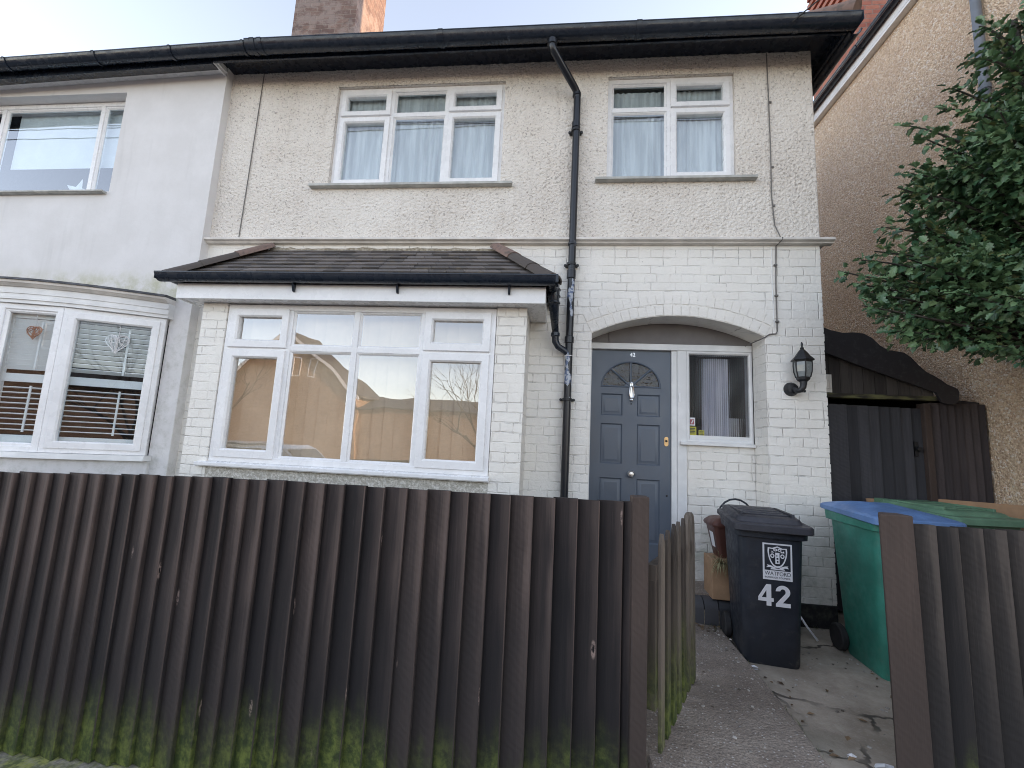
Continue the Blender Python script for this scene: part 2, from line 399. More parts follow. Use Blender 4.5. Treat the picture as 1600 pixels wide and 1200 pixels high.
def m_ground():
    g = G('concrete')
    p = g.obj()
    n = g.noise(p, 2.5, 6, 0.7)
    c = g.mix(g.map(n, 0.35, 0.68), (0.28, 0.235, 0.185), (0.47, 0.405, 0.335))
    c = g.mix(g.map(g.noise(p, 60, 4, 0.7), 0.5, 0.75, 0, 0.6), c, (0.42, 0.39, 0.35))
    wob = g.noise(p, 3.0, 4, out=1)
    cv = g.n('VectorMath', {0: p, 1: g.scalev(wob, (0.35, 0.35, 0))}, operation='ADD')
    cd = g.vor(cv, 1.35, feature='DISTANCE_TO_EDGE')
    crack = g.mul(g.map(cd, 0.020, 0.006), g.map(g.noise(p, 2.0, 3), 0.40, 0.55))
    c = g.mix(g.mul(crack, 0.85), c, (0.03, 0.026, 0.022))
    damp = g.map(g.noise(p, 1.2, 4), 0.5, 0.68, 0, 0.5)
    c = g.mix(damp, c, (0.20, 0.19, 0.15))
    h = g.add(g.mul(g.noise(p, 35, 5, 0.65), 0.7), g.mul(crack, -1.5))
    M['concrete'] = g.end(c, 0.75, g.bump(h, 0.6, 0.012))
    g = G('path_concrete')
    p = g.obj()
    n = g.noise(p, 3.0, 5, 0.65)
    c = g.mix(g.map(n, 0.35, 0.7), (0.235, 0.192, 0.158), (0.35, 0.295, 0.245))
    vd = g.vor(p, 70)
    r = g.n('SeparateColor', {0: g.vor(p, 70, out=1)}, out=None).outputs[0]
    c = g.mix(g.mul(g.map(r, 0.82, 0.9), g.map(vd, 0.45, 0.2)), c, (0.58, 0.54, 0.50))
    c = g.mix(g.map(g.noise(p, 120, 3), 0.4, 0.7, 0, 0.5), c, (0.085, 0.075, 0.068))
    M['path_concrete'] = g.end(c, 0.8, g.bump(g.add(g.noise(p, 70, 4), g.mul(vd, -0.6)), 0.8, 0.01))
    for nm, a, b in (('asphalt', (0.040, 0.040, 0.042), (0.07, 0.07, 0.07)), ('paving', (0.15, 0.145, 0.14), (0.24, 0.23, 0.22)),
                     ('soil', (0.05, 0.04, 0.03), (0.10, 0.085, 0.06))):
        g = G(nm)
        p = g.obj()
        c = g.mix(g.map(g.noise(p, 4, 6, 0.7), 0.35, 0.7), a, b)
        M[nm] = g.end(c, 0.85, g.bump(g.noise(p, 80, 4), 0.6, 0.01))
    g = G('step_brick')
    p = g.obj()
    a = g.attr('rnd')
    c = g.mix(a, (0.030, 0.032, 0.038), (0.075, 0.075, 0.082))
    M['step_brick'] = g.end(c, 0.6, g.bump(g.noise(p, 50, 4), 0.4, 0.006))
    g = G('black_plinth')
    p = g.obj()
    c = g.mix(g.map(g.noise(p, 14, 5, 0.7), 0.45, 0.7), (0.014, 0.014, 0.016), (0.06, 0.06, 0.05))
    M['black_plinth'] = g.end(c, 0.6, g.bump(g.noise(p, 20, 5), 0.7, 0.015))
m_ground()

def m_glass(name, refl, tint=(1, 1, 1), rough=0.0, bump=None, wob=0.0):
    g = G(name)
    p = g.obj()
    x, y, z = g.xyz(p)
    ins_n = None
    if bump == 'reed':
        h = g.n('TexWave', {'Vector': g.comb(x, 0.0), 'Scale': 16.0, 'Distortion': 0.0}, wave_type='BANDS', bands_direction='X')
        ins_n = g.bump(h, 0.9, 0.02)
    elif bump == 'cast':
        ins_n = g.bump(g.noise(p, 30, 2), 0.5, 0.02)
    else:
        ins_n = g.bump(g.noise(p, 2.2, 1), wob, 0.01)
    gi = {'Color': (0.95, 0.97, 1.0, 1), 'Roughness': rough}
    gi['Normal'] = ins_n
    gl = g.n('BsdfGlossy', gi)
    if bump:
        tr = g.n('BsdfRefraction', {'Color': (*tint, 1), 'IOR': 1.25, 'Roughness': 0.02, 'Normal': ins_n})
    else:
        tr = g.n('BsdfTransparent', {'Color': (*tint, 1)})
    fr = g.n('Fresnel', {'IOR': 1.5})
    back = g.n('NewGeometry', out=6)       # only the outer face of a pane mirrors
    f = g.mul(g.math('MINIMUM', g.add(g.mul(fr, 1.6), refl), 1.0), g.math('SUBTRACT', 1.0, back))
    mx = g.n('MixShader', {0: f, 1: tr, 2: gl})
    g.t.links.new(mx, g.out.inputs[0])
    M[name] = g.m
m_glass('glass', 0.13, (0.92, 0.96, 0.97), wob=0.05)
m_glass('bay_glass', 0.18, (0.92, 0.93, 0.93), wob=0.22)
m_glass('reeded_glass', 0.0, (0.9, 0.9, 0.92), bump='reed')
m_glass('cast_glass', 0.0, (0.75, 0.42, 0.32), bump='cast')
m_glass('bow_glass', 0.02, (0.92, 0.95, 0.96), wob=0.05)

def m_misc():
    g = G('grey_door')
    p = g.obj()
    c = g.mix(g.map(g.noise(p, 2, 4), 0.3, 0.7), (0.080, 0.099, 0.130), (0.098, 0.120, 0.155))
    M['grey_door'] = g.end(c, g.map(g.noise(p, 8, 4), 0.3, 0.7, 0.30, 0.42), g.bump(g.noise(g.scalev(p, (90, 90, 3)), 1.0, 3), 0.08, 0.003))
    g = G('net_curtain')
    p = g.obj()
    x, y, z = g.xyz(p)
    c = g.mix(g.map(g.noise(g.comb(g.mul(x, 14), 0.0, z), 1.0, 3), 0.35, 0.65), (0.50, 0.50, 0.50), (0.74, 0.735, 0.73))
    M['net_curtain'] = g.end(c, 0.9)
    g = G('hall_curtain')
    p = g.obj()
    M['hall_curtain'] = g.end(g.mix(g.map(g.noise(g.scalev(p, (20, 20, 2)), 1.0, 3), 0.35, 0.65), (0.66, 0.67, 0.73), (0.88, 0.89, 0.92)), 0.9)
    g = G('holly_leaf')
    p = g.obj()
    a = g.attr('rnd')
    c = g.mix(a, (0.032, 0.085, 0.042), (0.135, 0.22, 0.10))
    c = g.mix(g.map(a, 0.93, 0.95), c, (0.15, 0.17, 0.07))
    M['holly_leaf'] = g.end(c, 0.33, None, spec=0.5)
m_misc()

# ------------------------------------------------------------------ mesh builder
ORG = {}
class MB:
    def __init__(s, T=None):
        s.v, s.f, s.r, s.T, s.cur, s.w = [], [], [], T, 0.5, {}
    def add(s, vs, fs):
        b = len(s.v)
        s.v += [(s.T @ Vector(v)) if s.T else Vector(v) for v in vs]
        for f in fs:
            s.f.append([b + i for i in f])
            s.r.append(s.cur)
        return s
    def box(s, x0, y0, z0, x1, y1, z1):
        vs = [(x, y, z) for z in (z0, z1) for y in (y0, y1) for x in (x0, x1)]
        return s.add(vs, [(0, 2, 3, 1), (4, 5, 7, 6), (0, 1, 5, 4), (2, 6, 7, 3), (0, 4, 6, 2), (1, 3, 7, 5)])
    def prism(s, poly, a, b, axis='y'):
        """poly: 2-D points; extruded from a to b along the axis (x: (y,z), y: (x,z), z: (x,y))"""
        def P(p, t):
            return (t, p[0], p[1]) if axis == 'x' else ((p[0], t, p[1]) if axis == 'y' else (p[0], p[1], t))
        n = len(poly)
        vs = [P(p, a) for p in poly] + [P(p, b) for p in poly]
        fs = [tuple(range(n)), tuple(range(2 * n - 1, n - 1, -1))] + [(i, (i + 1) % n, n + (i + 1) % n, n + i) for i in range(n)]
        return s.add(vs, fs)
    def loft(s, rings, cap=True, closed=True):
        n = len(rings[0])
        vs = [p for r in rings for p in r]
        fs = []
        for k in range(len(rings) - 1):
            for i in range(n if closed else n - 1):
                j = (i + 1) % n
                fs.append((k * n + i, k * n + j, (k + 1) * n + j, (k + 1) * n + i))
        if cap:
            fs.append(tuple(range(n - 1, -1, -1)))
            fs.append(tuple(range((len(rings) - 1) * n, len(rings) * n)))
        return s.add(vs, fs)
    def tube(s, pts, r, n=8, cap=True):
        pts = [Vector(p) for p in pts]
        rs = r if isinstance(r, (list, tuple)) else [r] * len(pts)
        rings = []
        up = None
        for i, p in enumerate(pts):
            d = (pts[min(i + 1, len(pts) - 1)] - pts[max(i - 1, 0)]).normalized()
            if up is None:
                up = Vector((0, 0, 1)) if abs(d.z) < 0.9 else Vector((0, 1, 0))
            a = d.cross(up)
            if a.length < 1e-4: a = d.orthogonal()
            a.normalize()
            up = a.cross(d).normalized()
            rings.append([p + (a * cos(2 * pi * k / n) + up * sin(2 * pi * k / n)) * rs[i] for k in range(n)])
        return s.loft(rings, cap)
    def lathe(s, prof, c, axis='z', n=20):
        rings = []
        for r, t in prof:
            ring = []
            for k in range(n):
                a, b = r * cos(2 * pi * k / n), r * sin(2 * pi * k / n)
                if axis == 'z': ring.append((c[0] + a, c[1] + b, c[2] + t))
                elif axis == 'y': ring.append((c[0] + a, c[1] + t, c[2] + b))
                else: ring.append((c[0] + t, c[1] + a, c[2] + b))
            rings.append(ring)
        return s.loft(rings)
    def plate(s, outer, holes, y0, y1):
        """upright plate in XZ with holes, front at y0 and back at y1"""
        loops = [outer] + holes
        flat = [p for l in loops for p in l]
        tris = tessellate_polygon([[Vector((p[0], p[1], 0)) for p in l] for l in loops])
        n = len(flat)
        vs = [(p[0], y0, p[1]) for p in flat] + [(p[0], y1, p[1]) for p in flat]
        fs = [tuple(t) for t in tris] + [tuple(n + i for i in reversed(t)) for t in tris]
        b = 0
        for l in loops:
            m = len(l)
            fs += [(b + i, b + (i + 1) % m, n + b + (i + 1) % m, n + b + i) for i in range(m)]
            b += m
        return s.add(vs, fs)
    def ring(s, x0, x1, z0, z1, w, y0, y1, ch=0.012):
        """mitred rectangular frame with a sloped inner bead"""
        def R(i, y): return [(x0 + i, y, z0 + i), (x1 - i, y, z0 + i), (x1 - i, y, z1 - i), (x0 + i, y, z1 - i)]
        e = 0.003
        L = [R(0, y1), R(0, y0 + e), R(e, y0), R(w - ch, y0), R(w, y0 + ch), R(w, y1)]
        vs = [p for r in L for p in r]
        fs = [(k * 4 + i, k * 4 + (i + 1) % 4, (k + 1) % 6 * 4 + (i + 1) % 4, (k + 1) % 6 * 4 + i) for k in range(6) for i in range(4)]
        return s.add(vs, fs)
    def build(s, name, mat, parent=None, smooth=False, bevel=0.0, local=False, recalc=True, segs=2):
        me = bpy.data.meshes.new(name)
        org = Vector((0, 0, 0)) if local or parent is None else ORG.get(parent.name, Vector((0, 0, 0)))
        me.from_pydata([v - org for v in s.v], [], s.f)
        if any(r != 0.5 for r in s.r):
            at = me.attributes.new('rnd', 'FLOAT', 'FACE')
            at.data.foreach_set('value', s.r)
        if s.w:
            at = me.attributes.new('wear_shade', 'FLOAT', 'POINT')
            at.data.foreach_set('value', [s.w.get(i, 0.5) for i in range(len(s.v))])
        me.materials.append(M[mat] if isinstance(mat, str) else mat)
        if recalc:
            bm = bmesh.new()
            bm.from_mesh(me)
            bmesh.ops.recalc_face_normals(bm, faces=bm.faces)
            bm.to_mesh(me)
            bm.free()
        if smooth:
            me.polygons.foreach_set('use_smooth', [True] * len(me.polygons))
            if smooth is not True:
                me.set_sharp_from_angle(angle=radians(smooth))
        o = bpy.data.objects.new(name, me)
        COL.objects.link(o)
        if parent is not None:
            o.parent = parent
            ORG[o.name] = ORG.get(parent.name, Vector((0, 0, 0)))
        if bevel:
            md = o.modifiers.new('bevel', 'BEVEL')
            md.width = bevel
            md.segments = segs
            md.limit_method = 'ANGLE'
            md.angle_limit = radians(40)
        return o

def tag(o, label, cat, group=None, kind=None):
    if label: o['label'] = label
    if cat: o['category'] = cat
    if group: o['group'] = group
    if kind: o['kind'] = kind
    return o
def thing(name, label, cat, loc=(0, 0, 0), rz=0.0, group=None):
    o = bpy.data.objects.new(name, None)
    o.empty_display_size = 0.2
    COL.objects.link(o)
    o.location = loc
    o.rotation_euler = (0, 0, rz)
    ORG[o.name] = Vector(loc)
    return tag(o, label, cat, group)
def structure(name, mb, mat):
    o = mb.build(name, mat)
    o['kind'] = 'structure'
    return o
def TR(x, y, z, rz=0.0, rx=0.0):
    return Matrix.Translation((x, y, z)) @ Matrix.Rotation(rz, 4, 'Z') @ Matrix.Rotation(rx, 4, 'X')
def rrect(w, d, r, z, cx=0.0, cy=0.0, n=5):
    pts = []
    for qx, qy, a0 in ((1, 1, 0), (-1, 1, pi / 2), (-1, -1, pi), (1, -1, 3 * pi / 2)):
        for k in range(n):
            a = a0 + (pi / 2) * k / (n - 1)
            pts.append((cx + qx * (w / 2 - r) + r * cos(a), cy + qy * (d / 2 - r) + r * sin(a), z))
    return pts
def text_mesh(body, height, mat, parent, T, name, bold=0.0, depth=0.0012, width=None):
    cu = bpy.data.curves.new('lettering', 'FONT')
    cu.body = body
    cu.align_x = 'CENTER'
    cu.size = 1.0
    cu.offset = bold
    ob = bpy.data.objects.new('lettering', cu)
    COL.objects.link(ob)
    dg = bpy.context.evaluated_depsgraph_get()
    me = bpy.data.meshes.new_from_object(ob.evaluated_get(dg))
    bpy.data.objects.remove(ob)
    vs = [v.co.copy() for v in me.vertices]
    x0, x1 = min(v.x for v in vs), max(v.x for v in vs)
    y0, y1 = min(v.y for v in vs), max(v.y for v in vs)
    k = height / (y1 - y0)
    kx = width / (x1 - x0) if width else k
    mb = MB(T)
    mb.add([((v.x - (x0 + x1) / 2) * kx, 0.0, (v.y - y0) * k) for v in vs], [list(p.vertices) for p in me.polygons])
    bpy.data.meshes.remove(me)
    return mb.build(name, mat, parent, local=parent is None)

# ------------------------------------------------------------------ ground
structure('ground', MB().add([(-300, -300, -0.62), (300, -300, -0.62), (300, 300, -0.62), (-300, 300, -0.62)], [(0, 1, 2, 3)]), 'soil')
structure('road', MB().box(-60, -8.2, -0.70, 60, -1.35, -0.55), 'asphalt')
structure('pavement', MB().box(-60, -1.2, -0.70, 60, 2.12, -0.43), 'paving')
structure('kerb', MB().box(-60, -1.34, -0.72, 60, -1.202, -0.425), 'mossy_concrete')
structure('far_pavement', MB().box(-60, -10.4, -0.70, 60, -8.4, -0.43), 'paving')
mb = MB()
mb.box(0.2, 2.30, -0.5, 4.05, 12.0, 0.0)
mb.box(0.445, 1.75, -0.5, 1.60, 2.2995, 0.0)
mb.add([(0.445, 1.7495, 0.0), (1.6, 1.7495, 0.0), (1.6, 0.9, -0.428), (0.445, 0.9, -0.428)], [(0, 1, 2, 3)])
structure('concrete_yard', mb, 'concrete')
mb = MB()
px = [(0.46, 1.76), (1.255, 1.76), (1.285, 2.305), (1.315, 2.7), (1.345, 3.2), (1.352, 3.6), (1.365, 3.96), (1.20, 4.0), (0.25, 4.0), (0.46, 3.0)]
mb.prism(px, 0.004, 0.030, 'z')
structure('garden_path', mb, 'path_concrete').modifiers.new('bevel', 'BEVEL').width = 0.012
structure('garden_soil', MB().box(-9, 2.30, -0.6, 0.198, 4.2, -0.05), 'soil')

# ------------------------------------------------------------------ window builder
def window(parent, name, T, Wd, Ht, cells, mat='upvc', frame=0.05, sash=0.062, glass='glass', sill=None, depth=0.06, fixed_bead=0.022):
    """upright window; local x 0..Wd, z 0..Ht, front at y=0. cells: (x0,x1,z0,z1,opening)"""
    mb = MB(T)
    xs = sorted({c[0] for c in cells} | {c[1] for c in cells})
    mb.ring(0, Wd, 0, Ht, frame, 0.0, depth, 0.006)
    hw = 0.024
    for x in xs[1:-1]:
        mb.box(x - hw, 0.004, frame - 0.002, x + hw, depth - 0.004, Ht - frame + 0.002)
    for c in cells:
        if c[3] < Ht - 0.01:      # transom over this cell
            xa = c[0] + (hw if c[0] > 0.01 else frame) - 0.002
            xb = c[1] - (hw if c[1] < Wd - 0.01 else frame) + 0.002
            mb.box(xa, 0.007, c[3] - hw, xb, depth - 0.007, c[3] + hw)
    fr = mb.build(name, mat, parent, bevel=0.003)
    gb = MB(T)
    for c in cells:
        a = c[0] + (hw if c[0] > 0.01 else frame)
        b = c[1] - (hw if c[1] < Wd - 0.01 else frame)
        lo = c[2] + (hw if c[2] > 0.01 else frame)
        hi = c[3] - (hw if c[3] < Ht - 0.01 else frame)
        if c[4]:
            sb = MB(T)
            sb.ring(a - 0.012, b + 0.012, lo - 0.012, hi + 0.012, sash, -0.016, depth - 0.01, 0.014)
            sb.build('opening_sash', mat, fr)
            i = sash - 0.016
        else:
            sb = MB(T)
            sb.ring(a - 0.002, b + 0.002, lo - 0.002, hi + 0.002, fixed_bead, 0.014, depth - 0.012, 0.014)
            sb.build('glazing_bead', mat, fr)
            i = fixed_bead - 0.006
        gb.box(a + i, 0.030, lo + i, b - i, 0.034, hi - i)
    gb.build('pane', glass, fr)
    if sill:
        mb = MB(T)
        ov, pr, th, m2 = sill
        mb.prism([(-pr, 0.002), (-pr, -th + 0.006), (-pr + 0.012, -th + 0.006), (-pr + 0.012, -th), (depth, -th), (depth, 0.010), (0.0, 0.010)],
                 -ov[0], Wd + ov[1], 'x')
        mb.build('sill', m2, fr, bevel=0.003)
    return fr

# ------------------------------------------------------------------ the house in the middle
house = thing('terraced_house', 'cream pebbledashed house with white painted brick ground floor and grey front door', 'house', (-0.75, 4.2, 0))
# upper wall
def rect(x0, x1, z0, z1): return [(x0, z0), (x1, z0), (x1, z1), (x0, z1)]
UW1 = (-2.54, -0.665, 4.062, 5.252)
UW2 = (0.41, 1.668, 4.092, 5.252)
mb = MB()
mb.plate(rect(-3.90, 2.40, 3.452, 5.56), [rect(*UW1), rect(*UW2)], 4.2, 4.46)
mb.box(2.10, 4.462, 3.452, 2.40, 11.0, 5.56)
mb.build('upper_wall', 'pebbledash_cream', house)
def dash(name, axis, c, a0, a1, z0, z1, step, amp, mat, parent, holes=(), seed=0.0):
    """hand-thrown dash: a finely divided sheet with every lump a real bump, standing on the wall face"""
    na, nz = int((a1 - a0) / step), int((z1 - z0) / step)
    org = ORG.get(parent.name, Vector((0, 0, 0)))
    vs, fs = [], []
    for j in range(nz + 1):
        z = z0 + (z1 - z0) * j / nz
        for i in range(na + 1):
            a = a0 + (a1 - a0) * i / na
            n1 = noise.noise(Vector((a * 38, z * 44, seed)))
            n2 = noise.noise(Vector((a * 85, z * 85, seed + 5)))
            h = amp * (0.45 + 0.9 * n1 + 0.5 * n2)
            if j in (0, nz) or i in (0, na): h = -0.002
            h = max(-0.002, h)
            vs.append(((a, c - h, z) if axis == 'y' else (c - h, a, z)))
    for j in range(nz):
        zc = z0 + (z1 - z0) * (j + 0.5) / nz
        for i in range(na):
            ac = a0 + (a1 - a0) * (i + 0.5) / na
            if any(h[0] < ac < h[1] and h[2] < zc < h[3] for h in holes): continue
            k = j * (na + 1) + i
            fs.append((k, k + 1, k + na + 2, k + na + 1) if axis == 'y' else (k, k + na + 1, k + na + 2, k + 1))
    me = bpy.data.meshes.new(name)
    me.from_pydata([Vector(v) - org for v in vs], [], fs)
    me.materials.append(M[mat])
    me.polygons.foreach_set('use_smooth', [True] * len(me.polygons))
    o = bpy.data.objects.new(name, me)
    COL.objects.link(o)
    o.parent = parent
    ORG[o.name] = org
    return o
dash('dash_coat', 'y', 4.197, -3.84, 2.408, 3.453, 5.47, 0.0075, 0.0085, 'pebbledash_cream', house, (UW1, UW2))
# lower wall with the arched porch opening
AX0, AX1, AZ, AT = 0.305, 1.89, 2.505, 2.690
arch = []
cx = (AX0 + AX1) / 2
hw_, rise = (AX1 - AX0) / 2, AT - AZ
rad = (hw_ ** 2 + rise ** 2) / (2 * rise)
for k in range(25):
    x = AX0 + (AX1 - AX0) * k / 24
    arch.append((x, AT - rad + sqrt(rad ** 2 - (x - cx) ** 2)))
outer = [(-3.90, 0.0), (AX0, 0.0)] + arch + [(AX1, 0.19), (2.40, 0.19), (2.40, 3.395), (-3.90, 3.395)]
mb = MB()
mb.plate(outer, [], 4.2, 4.47)
mb.box(2.13, 4.472, 0.19, 2.40, 11.0, 3.395)
# toothed brick ends on the right-hand corner, where the paint follows each course
for i in range(38):
    z0 = 0.197 + i * 0.0842
    d = random.uniform(0.004, 0.010)
    mb.box(2.395, 4.203, z0 + 0.007, 2.40 + d, 4.42, z0 + 0.077)
# wall under the hall window and the piece over the lintel
mb.box(1.267, 4.475, 0.2, 1.89, 4.60, 1.483)
mb.build('lower_wall', 'painted_brick', house)
mb = MB()
rnd = random.Random(31)
acz = AT - rad
half = math.asin(hw_ / rad)
for ri, (ra, rb_) in enumerate(((rad + 0.004, rad + 0.108), (rad + 0.116, rad + 0.214))):
    n = 21 if ri == 0 else 23
    for k in range(n):
        g0 = 0.0045 / ra
        a0 = -half + 2 * half * k / n + g0 * rnd.uniform(0.4, 1.2)
        a1 = -half + 2 * half * (k + 1) / n - g0 * rnd.uniform(0.4, 1.2)
        yy = 4.1965 - rnd.uniform(0.0, 0.004)
        i0, i1 = ra + rnd.uniform(0, .004), rb_ - rnd.uniform(0, .006)
        mb.cur = rnd.random()
        mb.prism([(cx + r_ * sin(t), acz + r_ * cos(t)) for r_, t in ((i0, a0), (i0, (a0 + a1) / 2), (i0, a1), (i1, a1), (i1, a0))], yy, 4.1995, 'y')
mb.build('arch_bricks', 'painted_smooth', house, bevel=0.003)
mb = MB()
mb.box(AX1, 4.192, 0.0, 2.405, 4.46, 0.188)
mb.box(2.13, 4.462, 0.0, 2.405, 11.0, 0.188)
mb.build('plinth', 'black_plinth', house, bevel=0.008)
# string course
mb = MB()
prof = [(4.200, 3.452), (4.125, 3.448), (4.118, 3.440), (4.120, 3.424), (4.150, 3.414), (4.155, 3.402), (4.182, 3.396), (4.200, 3.395)]
mb.prism(prof, -3.895, 2.50, 'x')
prof2 = [(2.40, 3.395), (2.418, 3.396), (2.445, 3.402), (2.450, 3.414), (2.480, 3.424), (2.4995, 3.440), (2.4985, 3.449), (2.40, 3.452)]
mb.prism(prof2, 4.2, 11.0, 'y')
mb.build('string_course', 'aged_paint', house)
# porch: ceiling, floor, back panel over the head
mb = MB()
mb.box(AX0, 4.474, 2.482, AX1, 4.52, 2.76)
mb.box(0.50, 4.462, 2.50, 0.512, 4.473, 2.62)
mb.build('porch_panel', 'grey_soffit', house)
mb = MB()
mb.box(0.0, 4.10, 0.0, AX1 - 0.002, 4.70, 0.235)
mb.build('porch_floor', 'path_concrete', house)
mb = MB()
x = 0.10
while x < 1.72:
    mb.cur = random.random()
    prof = [(4.098, 0.0), (3.985, 0.0)] + [(3.985 + 0.075 * (1 - cos(t)), 0.145 + 0.075 * sin(t)) for t in [pi / 2 * k / 6 for k in range(7)]] + [(4.098, 0.220)]
    mb.prism(prof, x, x + 0.108, 'x')
    x += 0.116
mb.build('door_step', 'step_brick', house, smooth=35)
mb = MB()
mb.box(0.10, 3.992, 0.0, 1.75, 4.096, 0.138)
mb.build('step_joint', 'mortar', house)
# dark inside of the house
mb = MB()
mb.box(-3.85, 6.0, 0.0, 2.1, 6.02, 5.5)
mb.box(-3.85, 4.475, 5.44, 2.099, 5.999, 5.46)
mb.box(-3.86, 4.475, 0.0, -3.851, 5.999, 5.439)
mb.box(-3.85, 4.48, 2.95, 2.1, 6.0, 2.99)
mb.box(0.10, 4.70, 0.2, 0.12, 6.0, 2.9)
mb.box(1.95, 4.70, 0.2, 1.97, 6.0, 2.9)
mb.build('inner_wall', 'hall_wall', house)

# windows
w1 = window(house, 'window', TR(UW1[0], 4.232, UW1[2]), UW1[1] - UW1[0], UW1[3] - UW1[2],
            [(0, 0.62, 0, 0.845, 1), (0, 0.62, 0.845, 1.19, 1), (0.62, 1.25, 0, 0.865, 0), (0.62, 1.25, 0.865, 1.19, 0),
             (1.25, 1.875, 0, 0.865, 1), (1.25, 1.875, 0.865, 1.19, 1)])
w2 = window(house, 'window', TR(UW2[0], 4.232, UW2[2]), UW2[1] - UW2[0], UW2[3] - UW2[2],
            [(0, 0.628, 0, 0.81, 0), (0, 0.628, 0.81, 1.16, 0), (0.628, 1.258, 0, 0.81, 1), (0.628, 1.258, 0.81, 1.16, 1)])
for w, U, a, b in ((w1, UW1, 0.185, 0.125), (w2, UW2, 0.11, 0.175)):
    mb = MB()
    mb.prism([(4.13, U[2] - 0.028), (4.145, U[2] - 0.028), (4.145, U[2] - 0.032), (4.199, U[2] - 0.032), (4.199, U[2] + 0.006), (4.13, U[2] - 0.002)], U[0] - a, U[1] + b, 'x')
    mb.box(U[0] + 0.002, 4.1992, U[2] - 0.004, U[1] - 0.002, 4.30, U[2] + 0.004)
    mb.build('sill', 'sill_stone', w, bevel=0.003)

# ---- bay
BX0, BX1, BY = -3.372, -0.292, 3.742
bz = 1.12
bayT = TR(-3.118, 3.752, 1.128)
BW, BH = 2.556, 1.462
MB().box(BX0, BY, -0.05, -3.124, 4.198, 2.598).build('bay_pier', 'painted_brick', house)
MB().box(-0.556, BY, -0.05, BX1, 4.198, 2.598).build('bay_pier', 'painted_brick', house)
mb = MB()
mb.box(-3.1235, BY + 0.004, -0.05, -0.5565, BY + 0.2, 1.098)
mb.build('bay_apron', 'rough_render', house)
bw = window(house, 'bay_window', bayT, BW, BH,
            [(0, 0.63, 0, 1.04, 1), (0, 0.63, 1.04, BH, 1), (0.63, 1.272, 0, 1.055, 0), (0.63, 1.272, 1.055, BH, 0),
             (1.272, 1.903, 0, 1.055, 0), (1.272, 1.903, 1.055, BH, 0), (1.903, BW, 0, 1.055, 1), (1.903, BW, 1.055, BH, 1)],
            glass='bay_glass', sash=0.075, frame=0.055)
mb = MB()
mb.prism([(3.690, 1.118), (3.690, 1.090), (3.702, 1.090), (3.702, 1.082), (3.80, 1.082), (3.80, 1.1275), (3.752, 1.1275)], -3.20, -0.548, 'x')
mb.build('sill', 'upvc', bw, bevel=0.003)
# fascia and soffit of the bay
mb = MB()
mb.box(-3.535, 3.595, 2.592, -0.130, 3.613, 2.735)
mb.box(-3.535, 3.6132, 2.592, -3.517, 4.198, 2.735)
mb.box(-0.148, 3.6132, 2.592, -0.130, 4.198, 2.735)
mb.build('bay_fascia', 'upvc', house, bevel=0.003)
mb = MB()
mb.box(-3.516, 3.614, 2.600, -0.149, 4.198, 2.612)
mb.build('bay_soffit', 'upvc', house)
# bay roof: rows of plain tiles on three slopes
EZ, RZ = 2.755, 3.335
ex0, ex1, ey = -3.63, -0.065, 3.545
rx0, rx1, ry = -3.06, -0.66, 4.19
mb = MB()
rows = 9
def slope(p0, p1, q1, q0, seed):
    rnd = random.Random(seed)
    p0, p1, q0, q1 = map(Vector, (p0, p1, q0, q1))
    nrm = (p1 - p0).cross(q0 - p0).normalized()
    if nrm.z < 0: nrm = -nrm
    for i in range(rows):
        t0, t1 = i / rows, min(1.0, (i + 1.25) / rows)
        a, b = p0.lerp(q0, t0), p1.lerp(q1, t0)
        c, d = p1.lerp(q1, t1), p0.lerp(q0, t1)
        L = (b - a).length
        n = max(1, int(L / 0.165))
        off = 0.5 if i % 2 else 0.0
        for j in range(n + 1):
            u0, u1 = max(0.0, (j - off) / n), min(1.0, (j + 1 - off) / n)
            if u1 - u0 < 0.02: continue
            mb.cur = rnd.random()
            g_ = 0.0015 / max(L, 0.1)
            lift = nrm * rnd.uniform(0.018, 0.024)
            A, B = a.lerp(b, u0 + g_), a.lerp(b, u1 - g_)
            Cc, Dd = d.lerp(c, u1 - g_), d.lerp(c, u0 + g_)
            th = nrm * 0.012
            vs = [A + lift, B + lift, Cc + nrm * 0.004, Dd + nrm * 0.004]
            mb.add([v - th for v in vs] + vs, [(0, 1, 2, 3), (7, 6, 5, 4), (0, 4, 5, 1), (1, 5, 6, 2), (2, 6, 7, 3), (3, 7, 4, 0)])
slope((ex0, ey, EZ), (ex1, ey, EZ), (rx1, ry, RZ), (rx0, ry, RZ), 1)
slope((ex0, 4.198, EZ), (ex0, ey, EZ), (rx0, ry, RZ), (rx0, 4.198, RZ), 2)
slope((ex1, ey, EZ), (ex1, 4.198, EZ), (rx1, 4.198, RZ), (rx1, ry, RZ), 3)
bayroof = mb.build('bay_roof', 'bay_tile', house, recalc=True)
